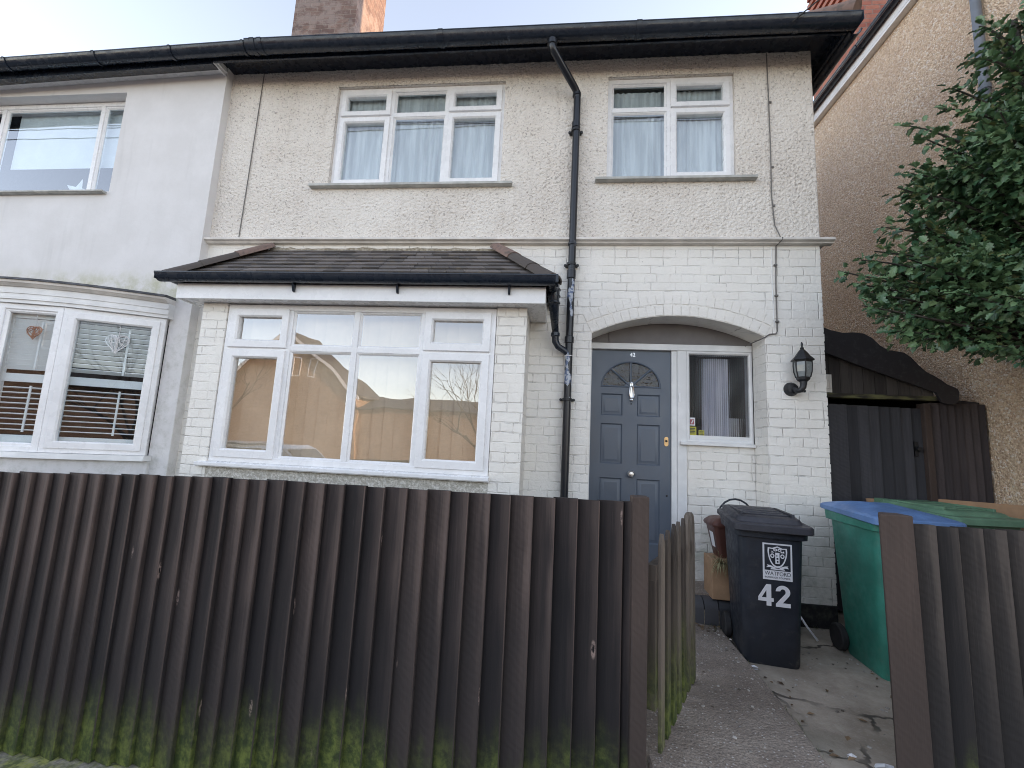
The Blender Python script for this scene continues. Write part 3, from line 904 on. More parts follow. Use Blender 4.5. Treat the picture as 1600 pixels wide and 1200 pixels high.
for (a, b) in (((ex0 + 0.01, ey + 0.01, EZ + 0.01), (rx0, ry - 0.01, RZ + 0.005)), ((ex1 - 0.01, ey + 0.01, EZ + 0.01), (rx1, ry - 0.01, RZ + 0.005))):
    mb = MB()
    A, B = Vector(a), Vector(b)
    n = 3
    d = (B - A).normalized()
    side = d.cross(Vector((0, 0, 1))).normalized()
    up = side.cross(d)
    for i in range(n):
        mb.cur = random.random() * 0.3 + (0.6 if i == n - 1 else -0.25)
        p, q = A.lerp(B, i / n - (0.03 if i else 0)), A.lerp(B, (i + 1) / n)
        rings = []
        for c, rr in ((p, 0.100), (q, 0.090)):
            o_ = [c + side * (rr * cos(t)) + up * (rr * 0.75 * sin(t)) for t in [pi * k / 8 for k in range(9)]]
            i_ = [c + side * ((rr - 0.014) * cos(t)) + up * ((rr * 0.75 - 0.014) * sin(t)) for t in [pi * k / 8 for k in range(8, -1, -1)]]
            rings.append(o_ + i_)
        mb.loft(rings)
    mb.build('hip_tile', 'hip_tile', bayroof, smooth=50)
    mb = MB()     # hip iron curling up at the foot
    mb.tube([A + d * 0.05 - up * 0.01, A - d * 0.02 - up * 0.015, A - d * 0.05 + up * 0.01, A - d * 0.045 + up * 0.04, A - d * 0.025 + up * 0.045], 0.006, 6)
    mb.build('hip_iron', 'lamp_metal', bayroof, smooth=True)
mb = MB()
rnd = random.Random(3)
pts = []
for i in range(40):
    x = rx0 - 0.02 + (rx1 - rx0 + 0.18) * i / 39
    pts.append((x, 4.145 + rnd.uniform(-0.006, 0.006), RZ - 0.012 + rnd.uniform(-0.004, 0.004)))
mb.loft([[(p[0], p[1], p[2] - 0.02), (p[0], 4.197, p[2] - 0.02), (p[0], 4.197, p[2] + 0.035 + rnd.uniform(-0.01, 0.012)), (p[0], p[1] + 0.012, p[2] + 0.012)] for p in pts])
mb.build('mortar_flashing', 'mortar', house)

def gutter(mb, p0, p1, r, out, depth=1.0, seg=1):
    """half-round gutter from p0 to p1 (rim line centre), out = horizontal direction away from the wall"""
    p0, p1, out = Vector(p0), Vector(p1), Vector(out)
    rings = []
    for i in range(seg + 1):
        c = p0.lerp(p1, i / seg)
        o_ = [c + out * (r * cos(t)) + Vector((0, 0, -r * depth * sin(t))) for t in [pi * k / 10 for k in range(11)]]
        i_ = [c + out * ((r - 0.006) * cos(t)) + Vector((0, 0, -(r - 0.006) * depth * sin(t))) for t in [pi * k / 10 for k in range(10, -1, -1)]]
        bead = [c + out * (r + 0.006) + Vector((0, 0, -0.004)), c + out * (r + 0.006) + Vector((0, 0, 0.006))]
        rings.append(bead + [o_[0] + Vector((0, 0, -0.012))] + o_[1:] + i_[:-1] + [i_[-1] + Vector((0, 0, 0.006))])
    mb.loft(rings)
mb = MB()
gutter(mb, (-3.66, 3.530, 2.795), (-0.05, 3.530, 2.795), 0.062, (0, -1, 0), 1.12)
gutter(mb, (-0.078, 3.592, 2.800), (-0.078, 4.19, 2.800), 0.054, (1, 0, 0), 1.05)
gutter(mb, (-3.60, 3.592, 2.800), (-3.60, 4.05, 2.800), 0.054, (-1, 0, 0), 1.05)
mb.box(-3.663, 3.474, 2.739, -3.660, 3.592, 2.803)
mb.box(-0.050, 3.474, 2.739, -0.028, 3.592, 2.806)
bg_ = mb.build('bay_gutter', 'black_gloss', house, smooth=40)
for x in (-2.38, -1.42, -0.44):
    mb = MB()
    mb.tube([(x, 3.474, 2.80), (x, 3.485, 2.765), (x, 3.51, 2.742), (x, 3.54, 2.735), (x, 3.575, 2.742), (x, 3.590, 2.77)], 0.009, 6)
    mb.prism([(3.594, 2.76), (3.594, 2.66), (3.575, 2.665), (3.545, 2.735)], x - 0.009, x + 0.009, 'x')
    mb.build('gutter_bracket', 'black_gloss', bg_)

# ---- main gutter, fascia, soffit, roof
mb = MB()
gutter(mb, (-3.36, 3.812, 5.428), (2.595, 3.812, 5.398), 0.082, (0, -1, 0), 1.05, 8)
gutter(mb, (2.635, 3.90, 5.398), (2.635, 11.3, 5.40), 0.062, (1, 0, 0), 1.05, 4)
mb.box(2.595, 3.722, 5.312, 2.599, 3.896, 5.402)
for x in (-3.30, -3.22, -1.30, 0.62, 2.05):
    gutter(mb, (x, 3.812, 5.428 - (x + 3.36) * 0.005), (x + 0.05, 3.812, 5.428 - (x + 3.36) * 0.005), 0.088, (0, -1, 0), 1.05)
mg = mb.build('gutter', 'black_gloss', house, smooth=40)
mb = MB()
mb.box(-3.84, 3.900, 5.350, 2.568, 3.925, 5.50)
mb.box(2.545, 3.926, 5.350, 2.568, 11.2, 5.50)
mb.build('fascia', 'black_gloss', house, bevel=0.004)
mb = MB()
mb.box(-3.84, 3.926, 5.462, 2.544, 4.1995, 5.474)
mb.box(2.4005, 4.200, 5.462, 2.544, 11.2, 5.474)
mb.build('soffit', 'black_gloss', house)
mb = MB()
E0 = 5.452
def roofquad(a, b, c, d):
    vs = [Vector(p) for p in (a, b, c, d)]
    mb.add(vs + [v - Vector((0, 0, 0.06)) for v in vs], [(0, 1, 2, 3), (7, 6, 5, 4), (0, 4, 5, 1), (1, 5, 6, 2), (2, 6, 7, 3), (3, 7, 4, 0)])
pit_ = 0.70
Yr = 7.5
zr = E0 + (Yr - 3.80) * pit_
roofquad((-3.85, 3.80, E0), (2.65, 3.80, E0), (2.65 - 3.7, Yr, zr), (-3.85, Yr, zr))
roofquad((-3.85, 11.2, E0), (-3.85, Yr, zr), (2.65 - 3.7, Yr, zr), (2.65, 11.2, E0))
roofquad((2.65, 3.80, E0), (2.65, 11.2, E0), (2.65 - 3.7, Yr, zr), (2.65 - 3.701, Yr, zr))
rf = mb.build('roof', 'main_tile', house)
mb = MB()
A, B = Vector((2.60, 3.80, E0 + 0.055)), Vector((2.65 - 3.7, Yr, zr + 0.06))
n = 12
for i in range(n):
    mb.cur = random.random()
    p, q = A.lerp(B, i / n), A.lerp(B, (i + 1.1) / n)
    mb.tube([p, q], [0.075, 0.066], 10)
mb.build('hip_tile', 'hip_tile', rf, smooth=40)

# ---- downpipe
mb = MB()
dp = [(-0.17, 3.812, 5.33), (-0.17, 3.812, 5.26), (-0.15, 3.83, 5.22), (0.06, 4.09, 5.06), (0.092, 4.125, 5.02), (0.095, 4.13, 4.96), (0.086, 4.13, 0.0)]
mb.tube(dp, 0.036, 14)
for z, hgt in ((4.62, 0.07), (3.02, 0.09), (3.36, 0.03), (2.38, 0.07), (4.98, 0.04), (0.6, 0.07)):
    mb.lathe([(0.036, 0), (0.044, 0.006), (0.044, hgt - 0.006), (0.036, hgt)], (0.090, 4.13, z), n=14)
mb.lathe([(0.036, 0), (0.048, 0.006), (0.048, 0.055), (0.036, 0.06)], (-0.17, 3.812, 5.27), n=14)
dpo = mb.build('downpipe', 'black_peeling', house, smooth=50)
for z in (3.17, 1.845, 4.60):
    mb = MB()
    mb.box(0.030, 4.155, z - 0.010, 0.150, 4.199, z + 0.010)
    for x in (0.028, 0.150):
        mb.lathe([(0.0, -0.012), (0.012, -0.010), (0.014, 0.0), (0.012, 0.012), (0.0, 0.014)], (x, 4.16, z), 'y', 10)
    mb.lathe([(0.037, -0.014), (0.045, -0.012), (0.045, 0.012), (0.037, 0.014)], (0.088, 4.13, z), n=14)
    mb.build('pipe_bracket', 'lamp_metal', dpo, smooth=40)
# branch from the bay gutter into the downpipe
mb = MB()
mb.tube([(-0.065, 3.80, 2.80), (-0.065, 3.80, 2.70), (-0.06, 3.83, 2.62), (-0.05, 4.02, 2.53), (-0.045, 4.08, 2.50), (-0.043, 4.095, 2.43), (-0.04, 4.10, 2.39), (-0.015, 4.11, 2.345), (0.06, 4.125, 2.30), (0.088, 4.13, 2.27)], [0.052, 0.05, 0.044, 0.034, 0.033, 0.033, 0.033, 0.031, 0.030, 0.030], 14)
mb.lathe([(0.034, 0), (0.042, 0.005), (0.042, 0.035), (0.034, 0.04)], (-0.043, 4.093, 2.435), n=14)
for z in (2.78, 2.72, 2.66):
    mb.lathe([(0.05, 0), (0.058, 0.005), (0.058, 0.014), (0.05, 0.018)], (-0.063, 3.808, z), n=14)
mb.build('branch_pipe', 'black_gloss', dpo, smooth=50)
mb = MB()      # thin white tape round the joint
mb.lathe([(0.0365, 0), (0.0385, 0.001), (0.0385, 0.007), (0.0365, 0.008)], (0.088, 4.13, 2.255), n=14)
mb.build('joint_tape', 'paper', dpo)

# ---- front door
DX0, DX1, DZ0, DZ1, DY = 0.335, 1.122, 0.262, 2.415, 4.520
mb = MB()
mb.box(DX0 - 0.028, 4.476, DZ0 - 0.02, DX0 - 0.001, 4.60, 2.4175)
mb.box(DX1 + 0.002, 4.496, DZ0 - 0.02, DX1 + 0.055, 4.60, 2.4175)
mb.box(DX1 + 0.0555, 4.480, DZ0 - 0.02, 1.2655, 4.60, 2.4175)
mb.box(DX0 - 0.028, 4.476, 2.418, AX1 - 0.001, 4.60, 2.4815)
mb.build('door_frame', 'white_paint', house, bevel=0.004)
def half_disc(cx, cz, r, n=24, flat=0.88):
    return [(cx + r * cos(pi * k / n), cz + r * flat * sin(pi * k / n)) for k in range(n + 1)]
pcs = [(0.438, 0.652), (0.795, 1.018)]
pzs = [(1.745, 1.965), (1.265, 1.665), (0.52, 1.130)]
holes = [rect(a, b, c, d) for (a, b) in pcs for (c, d) in pzs]
FCX, FCZ, FR = 0.730, 2.040, 0.298
holes.append(half_disc(FCX, FCZ, FR))
mb = MB()
mb.plate(rect(DX0, DX1, DZ0, DZ1), holes, DY, DY + 0.042)
for (a, b) in pcs:
    for (c, d) in pzs:
        def Rr(i, y): return [(a + i, y, c + i), (b - i, y, c + i), (b - i, y, d - i), (a + i, y, d - i)]
        mb.loft([Rr(0, DY + 0.0005), Rr(0.012, DY + 0.013), Rr(0.020, DY + 0.013), Rr(0.042, DY + 0.003), Rr(0.044, DY + 0.003)], cap=False)
        mb.add(Rr(0.044, DY + 0.003), [(0, 1, 2, 3)])
door = mb.build('door', 'grey_door', house, smooth=25)
mb = MB()
for k in range(25):      # moulding round the fanlight
    pass
hd = half_disc(FCX, FCZ, FR - 0.008, 20)
mb.tube([(x, DY + 0.004, z) for x, z in hd], 0.010, 8)
mb.tube([(FCX - FR, DY + 0.004, FCZ), (FCX + FR, DY + 0.004, FCZ)], 0.010, 8)
for ang in (46, 90, 134):
    a = radians(ang)
    mb.tube([(FCX, DY + 0.006, FCZ), (FCX + FR * cos(a), DY + 0.006, FCZ + FR * 0.88 * sin(a))], 0.011, 8)
hub = half_disc(FCX, FCZ, 0.060, 12)
mb.prism(hub, DY + 0.0, DY + 0.02, 'y')
mb.build('fanlight_bar', 'grey_door', door, smooth=40)
mb = MB()
mb.prism(half_disc(FCX, FCZ, FR - 0.002, 24), DY + 0.012, DY + 0.018, 'y')
mb.build('fanlight_pane', 'cast_glass', door)
mb = MB()     # knocker
ky = DY - 0.004
mb.box(0.722, ky - 0.004, 1.905, 0.752, DY + 0.002, 2.075)
mb.tube([(0.722, ky - 0.02, 2.035), (0.714, ky - 0.026, 1.955), (0.722, ky - 0.026, 1.925), (0.752, ky - 0.026, 1.925), (0.760, ky - 0.026, 1.955), (0.752, ky - 0.02, 2.035), (0.737, ky - 0.02, 2.048), (0.722, ky - 0.02, 2.035)], 0.007, 8)
mb.lathe([(0.0, -0.03), (0.012, -0.026), (0.014, -0.014), (0.010, 0.0)], (0.737, ky, 1.905), 'y', 12)
mb.lathe([(0.0, -0.016), (0.010, -0.014), (0.013, 0.0)], (0.737, ky, 2.075), 'y', 12)
mb.build('knocker', 'chrome', door, smooth=40)
mb = MB()
mb.lathe([(0.0, -0.060), (0.022, -0.058), (0.034, -0.045), (0.034, -0.034), (0.016, -0.020), (0.016, -0.006), (0.030, -0.004), (0.032, 0.002)], (0.737, DY, 1.175), 'y', 20)
mb.build('door_knob', 'chrome', door, smooth=40)
mb = MB()
mb.loft([[(1.078 + 0.020 * cos(t), y, 1.507 + (0.026 if sin(t) > 0 else -0.026) + 0.020 * sin(t)) for t in [2 * pi * k / 16 for k in range(16)]] for y in (DY + 0.001, DY - 0.008)])
lk = mb.build('lock_plate', 'brass', door)
mb = MB()
mb.lathe([(0.0, -0.014), (0.010, -0.013), (0.012, 0.0)], (1.078, DY - 0.006, 1.512), 'y', 12)
mb.build('keyhole', 'lamp_metal', lk)
mb = MB()
mb.lathe([(0.0, -0.006), (0.006, -0.005), (0.008, 0.0)], (0.737, DY, 1.868), 'y', 10)
mb.build('door_stud', 'lamp_metal', door)
MB().lathe([(0.0, -0.006), (0.008, -0.005), (0.010, 0.0)], (1.085, DY, 0.985), 'y', 10).build('door_stud', 'lamp_metal', door)
text_mesh('42', 0.040, 'chrome', door, TR(0.745, DY - 0.003, 2.352), 'house_number', bold=0.01)
# bell push
mb = MB()
mb.box(1.186, 4.470, 1.90, 1.206, 4.4795, 1.99)
mb.build('bell_push', 'upvc', house, bevel=0.003)

# ---- hall window with ridged glass
HW = (1.2665, AX1 - 0.001, 1.516, 2.4165)
hwT = TR(HW[0], 4.482, HW[2])
mb = MB(hwT)
hww, hwh = HW[1] - HW[0], HW[3] - HW[2]
mb.ring(0, hww, 0, hwh, 0.030, 0.0, 0.10, 0.012)
mb.box(0.0305, 0.012, 0.0305, hww - 0.0305, 0.09, 0.066)
hwin = mb.build('hall_window', 'white_paint', house)
mb = MB(hwT)
mb.box(0.030, 0.035, 0.0665, hww - 0.030, 0.040, hwh - 0.030)
mb.build('pane', 'reeded_glass', hwin)
mb = MB()
mb.box(1.196, 4.435, 1.4835, AX1 - 0.003, 4.4815, 1.5155)
mb.build('sill', 'white_paint', hwin, bevel=0.004)
for (x, z, w, h, m, name) in ((1.322, 1.715, 0.062, 0.078, 'paper', 'alarm_sticker'), (1.324, 1.622, 0.080, 0.086, 'sticker_yellow', 'warning_sticker'), (1.412, 1.597, 0.054, 0.072, 'sticker_yellow', 'warning_sticker')):
    mb = MB()
    mb.box(x - w / 2, 4.5125, z - h / 2, x + w / 2, 4.5135, z + h / 2)
    st = mb.build(name, m, hwin)
    mb = MB()
    if m == 'paper':
        mb.box(x - 0.018, 4.5115, z - 0.028, x + 0.022, 4.5124, z + 0.022)
        mb2 = MB()
        mb2.prism([(x - 0.008, z - 0.018), (x + 0.002, z - 0.018), (x + 0.016, z + 0.014), (x + 0.004, z + 0.014)], 4.5106, 4.5114, 'y')
        mb2.build('sticker_figure', 'paper', st)
        mb.build('sticker_panel', 'sticker_red', st)
    else:
        for k in range(4):
            mb.box(x - w * 0.36, 4.5116, z + h * (0.26 - 0.17 * k), x + w * (0.36 - 0.1 * (k % 2)), 4.5124, z + h * (0.34 - 0.17 * k))
        mb.build('sticker_line', 'sticker_dark', st)

# ---- chimney stack on the party wall
mb = MB()
mb.box(-4.565, 6.0, 6.3, -3.49, 6.99, 10.0)
for k in range(3):
    mb.box(-4.565 - 0.03 * (k + 1), 6.0 - 0.03 * (k + 1), 10.001 + 0.085 * k, -3.49 + 0.03 * (k + 1), 6.99 + 0.03 * (k + 1), 10.0 + 0.085 * (k + 1))
ch = mb.build('chimney', 'chimney_brick', house)
for k in range(4):
    mb = MB()
    mb.lathe([(0.12, 0), (0.13, 0.02), (0.10, 0.10), (0.095, 0.40), (0.12, 0.42), (0.12, 0.46), (0.08, 0.46)], (-4.40 + k * 0.25, 6.5, 10.255), n=16)
    mb.build('chimney_pot', 'hip_tile', ch, smooth=40)

# ---- cables on the wall
mb = MB()
mb.tube([(1.985, 4.195, 5.46), (1.983, 4.180, 5.0), (1.988, 4.182, 4.4), (1.984, 4.186, 3.9), (2.00, 4.182, 3.60), (2.035, 4.15, 3.455), (2.036, 4.115, 3.44), (2.034, 4.118, 3.42), (2.010, 4.19, 3.39), (1.998, 4.193, 3.0), (1.996, 4.193, 2.56), (1.985, 4.193, 2.535), (1.93, 4.193, 2.53), (1.885, 4.193, 2.50), (1.86, 4.21, 2.485), (1.84, 4.30, 2.480), (1.82, 4.46, 2.476)], 0.0055, 6)
for z in (3.2, 2.9, 2.65, 3.8, 4.2, 4.9):
    mb.box(1.985, 4.180, z - 0.008, 2.012, 4.1995, z + 0.008)
mb.build('wall_cable', 'cable_grey', house)
mb = MB()
mb.tube([(-3.455, 4.190, 5.46), (-3.46, 4.184, 4.8), (-3.472, 4.186, 4.1), (-3.485, 4.188, 3.46)], 0.005, 6)
mb.build('wall_cable', 'cable_grey', house)
mb = MB()
mb.tube([(1.972, 4.195, 3.38), (1.966, 4.195, 3.0), (1.972, 4.195, 2.6)], 0.004, 6)
mb.build('wall_cable', 'white_paint', house)

# ------------------------------------------------------------------ curtains and blinds behind the glass
def curtain(name, label, x0, x1, z0, z1, y, mat, folds, amp, seed, gather=None):
    rnd = random.Random(seed)
    mb = MB()
    n = int(folds * 10)
    ph = [rnd.uniform(-0.6, 0.6) for _ in range(n + 1)]
    rows_ = []
    for zi in range(5):
        t = zi / 4
        z = z0 + (z1 - z0) * t
        row = []
        for i in range(n + 1):
            u = i / n
            a = amp * (0.6 + 0.4 * sin(u * 23.0 + seed)) * (1.0 - 0.35 * t)
            row.append((x0 + (x1 - x0) * u + 0.004 * sin(u * 60 + t), y + a * sin(2 * pi * folds * u + 0.8 * sin(u * 11 + seed)), z))
        rows_.append(row)
    mb.loft(rows_, cap=False, closed=False)
    o = mb.build(name, mat, smooth=True, recalc=False)
    return tag(o, label, 'curtain')
curtain('net_curtain', 'pale net curtain behind the three part upstairs window over the bay', -2.535, -0.67, 4.07, 5.245, 4.318, 'net_curtain', 26, 0.013, 1)
curtain('net_curtain', 'pale gathered net curtain behind the upstairs window over the front door', 0.415, 1.66, 4.10, 5.165, 4.318, 'net_curtain', 20, 0.013, 5)
mb = MB()
x = -3.09
i = 0
while x < -0.62:
    T = TR(x + 0.058, 3.93, 0, radians(8 + 4 * sin(i * 2.1)))
    mb.T = T
    mb.cur = random.random()
    mb.box(-0.062, -0.002, 1.14, 0.062, 0.002, 2.575)
    x += 0.108
    i += 1
mb.T = None
mb.box(-3.10, 3.90, 2.576, -0.58, 3.95, 2.597)
tag(mb.build('vertical_blind', 'tan_blind'), 'tan vertical blind hanging inside the ground floor bay window', 'blind')
mb = MB()
mb.T = None
o = curtain('hall_curtain', 'white curtain hanging behind the ridged glass beside the front door', 1.46, 1.72, 1.50, 2.37, 4.61, 'hall_curtain', 7, 0.022, 9)
mb = MB()
mb.box(1.70, 4.72, 1.45, 1.88, 4.76, 1.78)
tag(mb.build('pale_cabinet', 'upvc', bevel=0.01), 'pale green cabinet end just inside the ridged hall window', 'cabinet')

# ------------------------------------------------------------------ lantern beside the porch
lan = thing('wall_lantern', 'black six sided carriage lantern mounted on the white brick pier', 'lamp', (2.118, 4.2, 2.03))
LX, LY = 2.148, 4.085
mb = MB()
mb.lathe([(0.0, -0.050), (0.045, -0.046), (0.052, -0.030), (0.062, -0.012), (0.064, 0.0)], (2.098, 4.199, 2.022), 'y', 20)
mb.build('back_plate', 'lamp_metal', lan, smooth=40)
mb = MB()
mb.tube([(2.10, 4.15, 2.02), (2.108, 4.11, 1.995), (2.125, 4.085, 2.0), (2.142, 4.08, 2.03), (2.148, 4.083, 2.065), (2.148, 4.085, 2.09)], [0.020, 0.022, 0.024, 0.026, 0.028, 0.032], 12)
mb.lathe([(0.0, 0.0), (0.012, 0.004), (0.012, 0.05), (0.0, 0.054)], (2.118, 4.10, 1.995), 'x', 10)
mb.build('arm', 'lamp_metal', lan, smooth=40)
mb = MB()
def hexr(r, z): return [(LX + r * cos(pi / 3 * k + 0.35), LY + r * sin(pi / 3 * k + 0.35), z) for k in range(6)]
mb.loft([hexr(0.030, 2.075), hexr(0.052, 2.095), hexr(0.056, 2.112), hexr(0.046, 2.118)])
mb.build('lamp_base', 'lamp_metal', lan)
mb = MB()
mb.loft([hexr(0.055, 2.117), hexr(0.068, 2.165), hexr(0.072, 2.22), hexr(0.070, 2.262)], cap=False)
mb.build('lamp_glass', 'lantern_glass', lan)
mb = MB()
for k in range(6):
    a = pi / 3 * k + 0.35
    mb.tube([(LX + r * cos(a), LY + r * sin(a), z) for r, z in ((0.056, 2.115), (0.069, 2.165), (0.073, 2.22), (0.071, 2.265))], 0.006, 6)
mb.loft([hexr(0.074, 2.250), hexr(0.078, 2.262), hexr(0.074, 2.268)])
mb.build('lamp_frame', 'lamp_metal', lan)
mb = MB()
mb.loft([hexr(0.088, 2.262), hexr(0.094, 2.268), hexr(0.090, 2.276), hexr(0.062, 2.305), hexr(0.050, 2.325), hexr(0.030, 2.352), hexr(0.014, 2.372)])
mb.lathe([(0.010, 0.0), (0.016, 0.008), (0.016, 0.014), (0.007, 0.022), (0.009, 0.05), (0.003, 0.068)], (LX, LY, 2.368), n=12)
mb.build('lamp_roof', 'lamp_metal', lan, smooth=30)
mb = MB()
mb.lathe([(0.0, 0.0), (0.014, 0.0), (0.014, 0.035), (0.024, 0.06), (0.022, 0.09), (0.0, 0.105)], (LX, LY, 2.118), n=14)
mb.build('bulb', 'paper', lan, smooth=True)

# ------------------------------------------------------------------ neighbouring white house
nb = thing('terraced_house', 'smooth white rendered house with curved bow window and hanging heart ornaments', 'house', (-5.8, 4.1, 0))
NY = 4.1
NW = (-7.25, -5.045, 3.975, 5.20)
NBX = (-7.30, -4.055, 1.10, 2.54)
mb = MB()
mb.plate(rect(-9.5, -3.83, 0.0, 5.50), [rect(*NW), rect(*NBX)], NY, 4.40)
mb.build('front_wall', 'white_render', nb)
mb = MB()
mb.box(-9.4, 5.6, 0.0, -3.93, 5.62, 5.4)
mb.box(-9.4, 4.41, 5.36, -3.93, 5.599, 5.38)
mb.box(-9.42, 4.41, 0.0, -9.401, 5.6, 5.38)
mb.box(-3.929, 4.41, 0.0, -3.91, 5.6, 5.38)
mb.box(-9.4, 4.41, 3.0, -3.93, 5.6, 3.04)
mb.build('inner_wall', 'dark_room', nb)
nw = window(nb, 'window', TR(NW[0], 4.225, NW[2]), NW[1] - NW[0], NW[3] - NW[2] - 0.005,
            [(0, 0.43, 0, 1.22, 0), (0.43, 1.775, 0, 1.22, 0), (1.775, 2.205, 0, 1.22, 0)], frame=0.05, glass='glass', fixed_bead=0.03)
mb = MB()
mb.prism([(4.04, 3.948), (4.055, 3.948), (4.055, 3.942), (4.32, 3.942), (4.32, 3.974), (4.22, 3.974), (4.04, 3.966)], -7.3, -5.07, 'x')
mb.build('sill', 'sill_stone', nw, bevel=0.003)
mb = MB()
mb.box(-6.72, 4.33, 4.42, -5.10, 4.334, 5.16)
tag(mb.build('roller_blind', 'roller_blind'), 'white roller blind half lowered in the upstairs window of the white house', 'blind')
# paper star
mb = MB()
pts = []
for k in range(10):
    r = 0.17 if k % 2 == 0 else 0.065
    a = pi / 2 + k * pi / 5 + 0.25
    pts.append((-5.70 + r * cos(a), 4.10 + r * sin(a)))
def star_mesh(cx, cz, r, rot, y):
    m = MB()
    out = [(cx + (r if k % 2 == 0 else r * 0.42) * cos(rot + k * pi / 5), cz + (r if k % 2 == 0 else r * 0.42) * sin(rot + k * pi / 5)) for k in range(10)]
    for k in range(10):
        a, b = out[k], out[(k + 1) % 10]
        m.add([(cx, y - 0.02, cz), (a[0], y, a[1]), (b[0], y, b[1])], [(0, 1, 2)])
        m.add([(cx, y + 0.02, cz), (b[0], y, b[1]), (a[0], y, a[1])], [(0, 1, 2)])
    return m
tag(star_mesh(-5.72, 4.10, 0.18, pi / 2 - 0.25, 4.31).build('star_ornament', 'paper'), 'white five pointed star ornament standing on the upstairs window ledge', 'ornament')

# bow window: flat facets on a shallow curve
def bow_y(x):
    t = (x + 5.68) / 1.64
    return 3.56 + 0.50 * t * t
facets = [-4.045, -4.80, -5.35, -5.95, -6.55, -7.31]
bowf = None
for i in range(5):
    xa, xb = facets[i + 1], facets[i]
    ya, yb = bow_y(xa), bow_y(xb)
    L = hypot(xb - xa, yb - ya)
    T = TR(xa, ya, 1.118, atan2(yb - ya, xb - xa))
    fr = window(nb, 'bow_window', T, L - 0.004, 1.40, [(0, L - 0.004, 0, 1.40, 1 if i in (0, 4) else 0)], frame=0.055, sash=0.07, glass='bow_glass', fixed_bead=0.03)
    # plantation shutter leaf behind each light
    mb = MB(T)
    y0 = 0.085
    mb.box(0.03, y0, 0.06, 0.075, y0 + 0.026, 1.34)
    mb.box(L - 0.075, y0, 0.06, L - 0.03, y0 + 0.026, 1.34)
    for za, zb in ((0.06, 0.15), (0.655, 0.735), (1.28, 1.34)):
        mb.box(0.0755, y0 + 0.001, za, L - 0.0755, y0 + 0.025, zb)
    z = 0.20
    while z < 1.26:
        if not 0.62 < z < 0.77:
            tilt = 0.10 if z < 0.65 else (1.15 if i != 0 else 0.62)
            T2 = T @ Matrix.Translation((L / 2, y0 + 0.013, z)) @ Matrix.Rotation(-tilt, 4, 'X')
            m2 = MB(T2)
            m2.box(-L / 2 + 0.077, -0.026, -0.004, L / 2 - 0.077, 0.026, 0.004)
            mb.v += m2.v
            k0 = len(mb.v) - len(m2.v)
            mb.f += [[k0 + a for a in f] for f in m2.f]
            mb.r += m2.r
        z += 0.050
    mb.box(L * 0.62 - 0.008, y0 - 0.024, 0.18, L * 0.62 + 0.008, y0 - 0.014, 0.62)
    mb.box(L * 0.62 - 0.008, y0 - 0.024, 0.78, L * 0.62 + 0.008, y0 - 0.014, 1.25)
    sh = mb.build('window_shutter', 'shutter_white')
    tag(sh, ['white slatted shutter behind the white wicker heart', 'white slatted shutter behind the copper heart', 'white slatted shutter at the left picture edge'][min(i, 2)], 'shutter', 'shutters in the bow window')
    if i > 2:
        bpy.data.objects.remove(sh)
mb = MB()
ring_lo, ring_hi = [], []
xs = [-4.02 - 3.34 * k / 24 for k in range(25)]
def bowband(z0, z1, o0, o1, name, mat):
    m = MB()
    rings = []
    for x in xs:
        y = min(bow_y(x), 4.06)
        yb = NY + 0.02
        rings.append([(x, y - o0, z0), (x, yb, z0), (x, yb, z1), (x, y - o1, z1)])
    m.loft(rings)
    return m.build(name, mat, nb)
bowband(1.066, 1.116, 0.05, 0.04, 'bow_sill', 'white_paint')
bowband(0.0, 1.064, -0.005, -0.005, 'bow_apron', 'white_render')
bowband(2.520, 2.553, 0.020, 0.020, 'bow_fascia', 'white_paint')
bowband(2.5535, 2.578, 0.034, 0.034, 'bow_fascia', 'white_paint')
bowband(2.5785, 2.610, 0.026, 0.026, 'bow_fascia', 'white_paint')
bowband(2.6105, 2.672, 0.034, 0.034, 'bow_fascia', 'white_paint')
bowband(2.6725, 2.700, 0.050, 0.085, 'bow_fascia', 'aged_paint')
bowband(2.7005, 2.724, 0.090, 0.095, 'bow_fascia', 'aged_paint')
bowband(2.7245, 2.752, 0.110, 0.080, 'bow_cap', 'slate_cap')
# hearts
def heart(cx, cy, cz, s, rot, mat, label, seed):
    rnd = random.Random(seed)
    def hp(t):
        return (16 * sin(t) ** 3 / 17 * s, (13 * cos(t) - 5 * cos(2 * t) - 2 * cos(3 * t) - cos(4 * t)) / 17 * s)
    m = MB(TR(cx, cy, cz, rot))
    pts_ = [hp(2 * pi * k / 40) for k in range(41)]
    m.tube([(p[0], 0, p[1]) for p in pts_], s * 0.05, 6)
    for k in range(46):
        a, b = rnd.uniform(0, 2 * pi), rnd.uniform(0, 2 * pi)
        pa, pb = hp(a), hp(b)
        sg = rnd.uniform(-0.02, 0.02)
        mid = ((pa[0] + pb[0]) / 2 + rnd.uniform(-.1, .1) * s, sg, (pa[1] + pb[1]) / 2 + rnd.uniform(-.1, .1) * s)
        m.tube([(pa[0], 0, pa[1]), mid, (pb[0], 0, pb[1])], s * 0.032, 5)
    o = m.build('heart_ornament', mat)
    tag(o, label, 'ornament', 'hearts hanging in the bow window')
    m = MB(TR(cx, cy, cz, rot))
    m.tube([(0, 0, s * 0.28), (0.01, 0, s * 1.2), (-0.004, 0.0, s * 2.3)], 0.003, 5)
    m.build('string', 'wicker_white', o)
heart(-4.41, bow_y(-4.41) + 0.055, 2.22, 0.110, 0.30, 'wicker_white', 'large white wicker heart hanging in the bow window light nearest the corner', 1)
heart(-5.06, bow_y(-5.06) + 0.055, 2.26, 0.075, 0.14, 'wicker_copper', 'small copper coloured heart hanging in the bow window', 2)
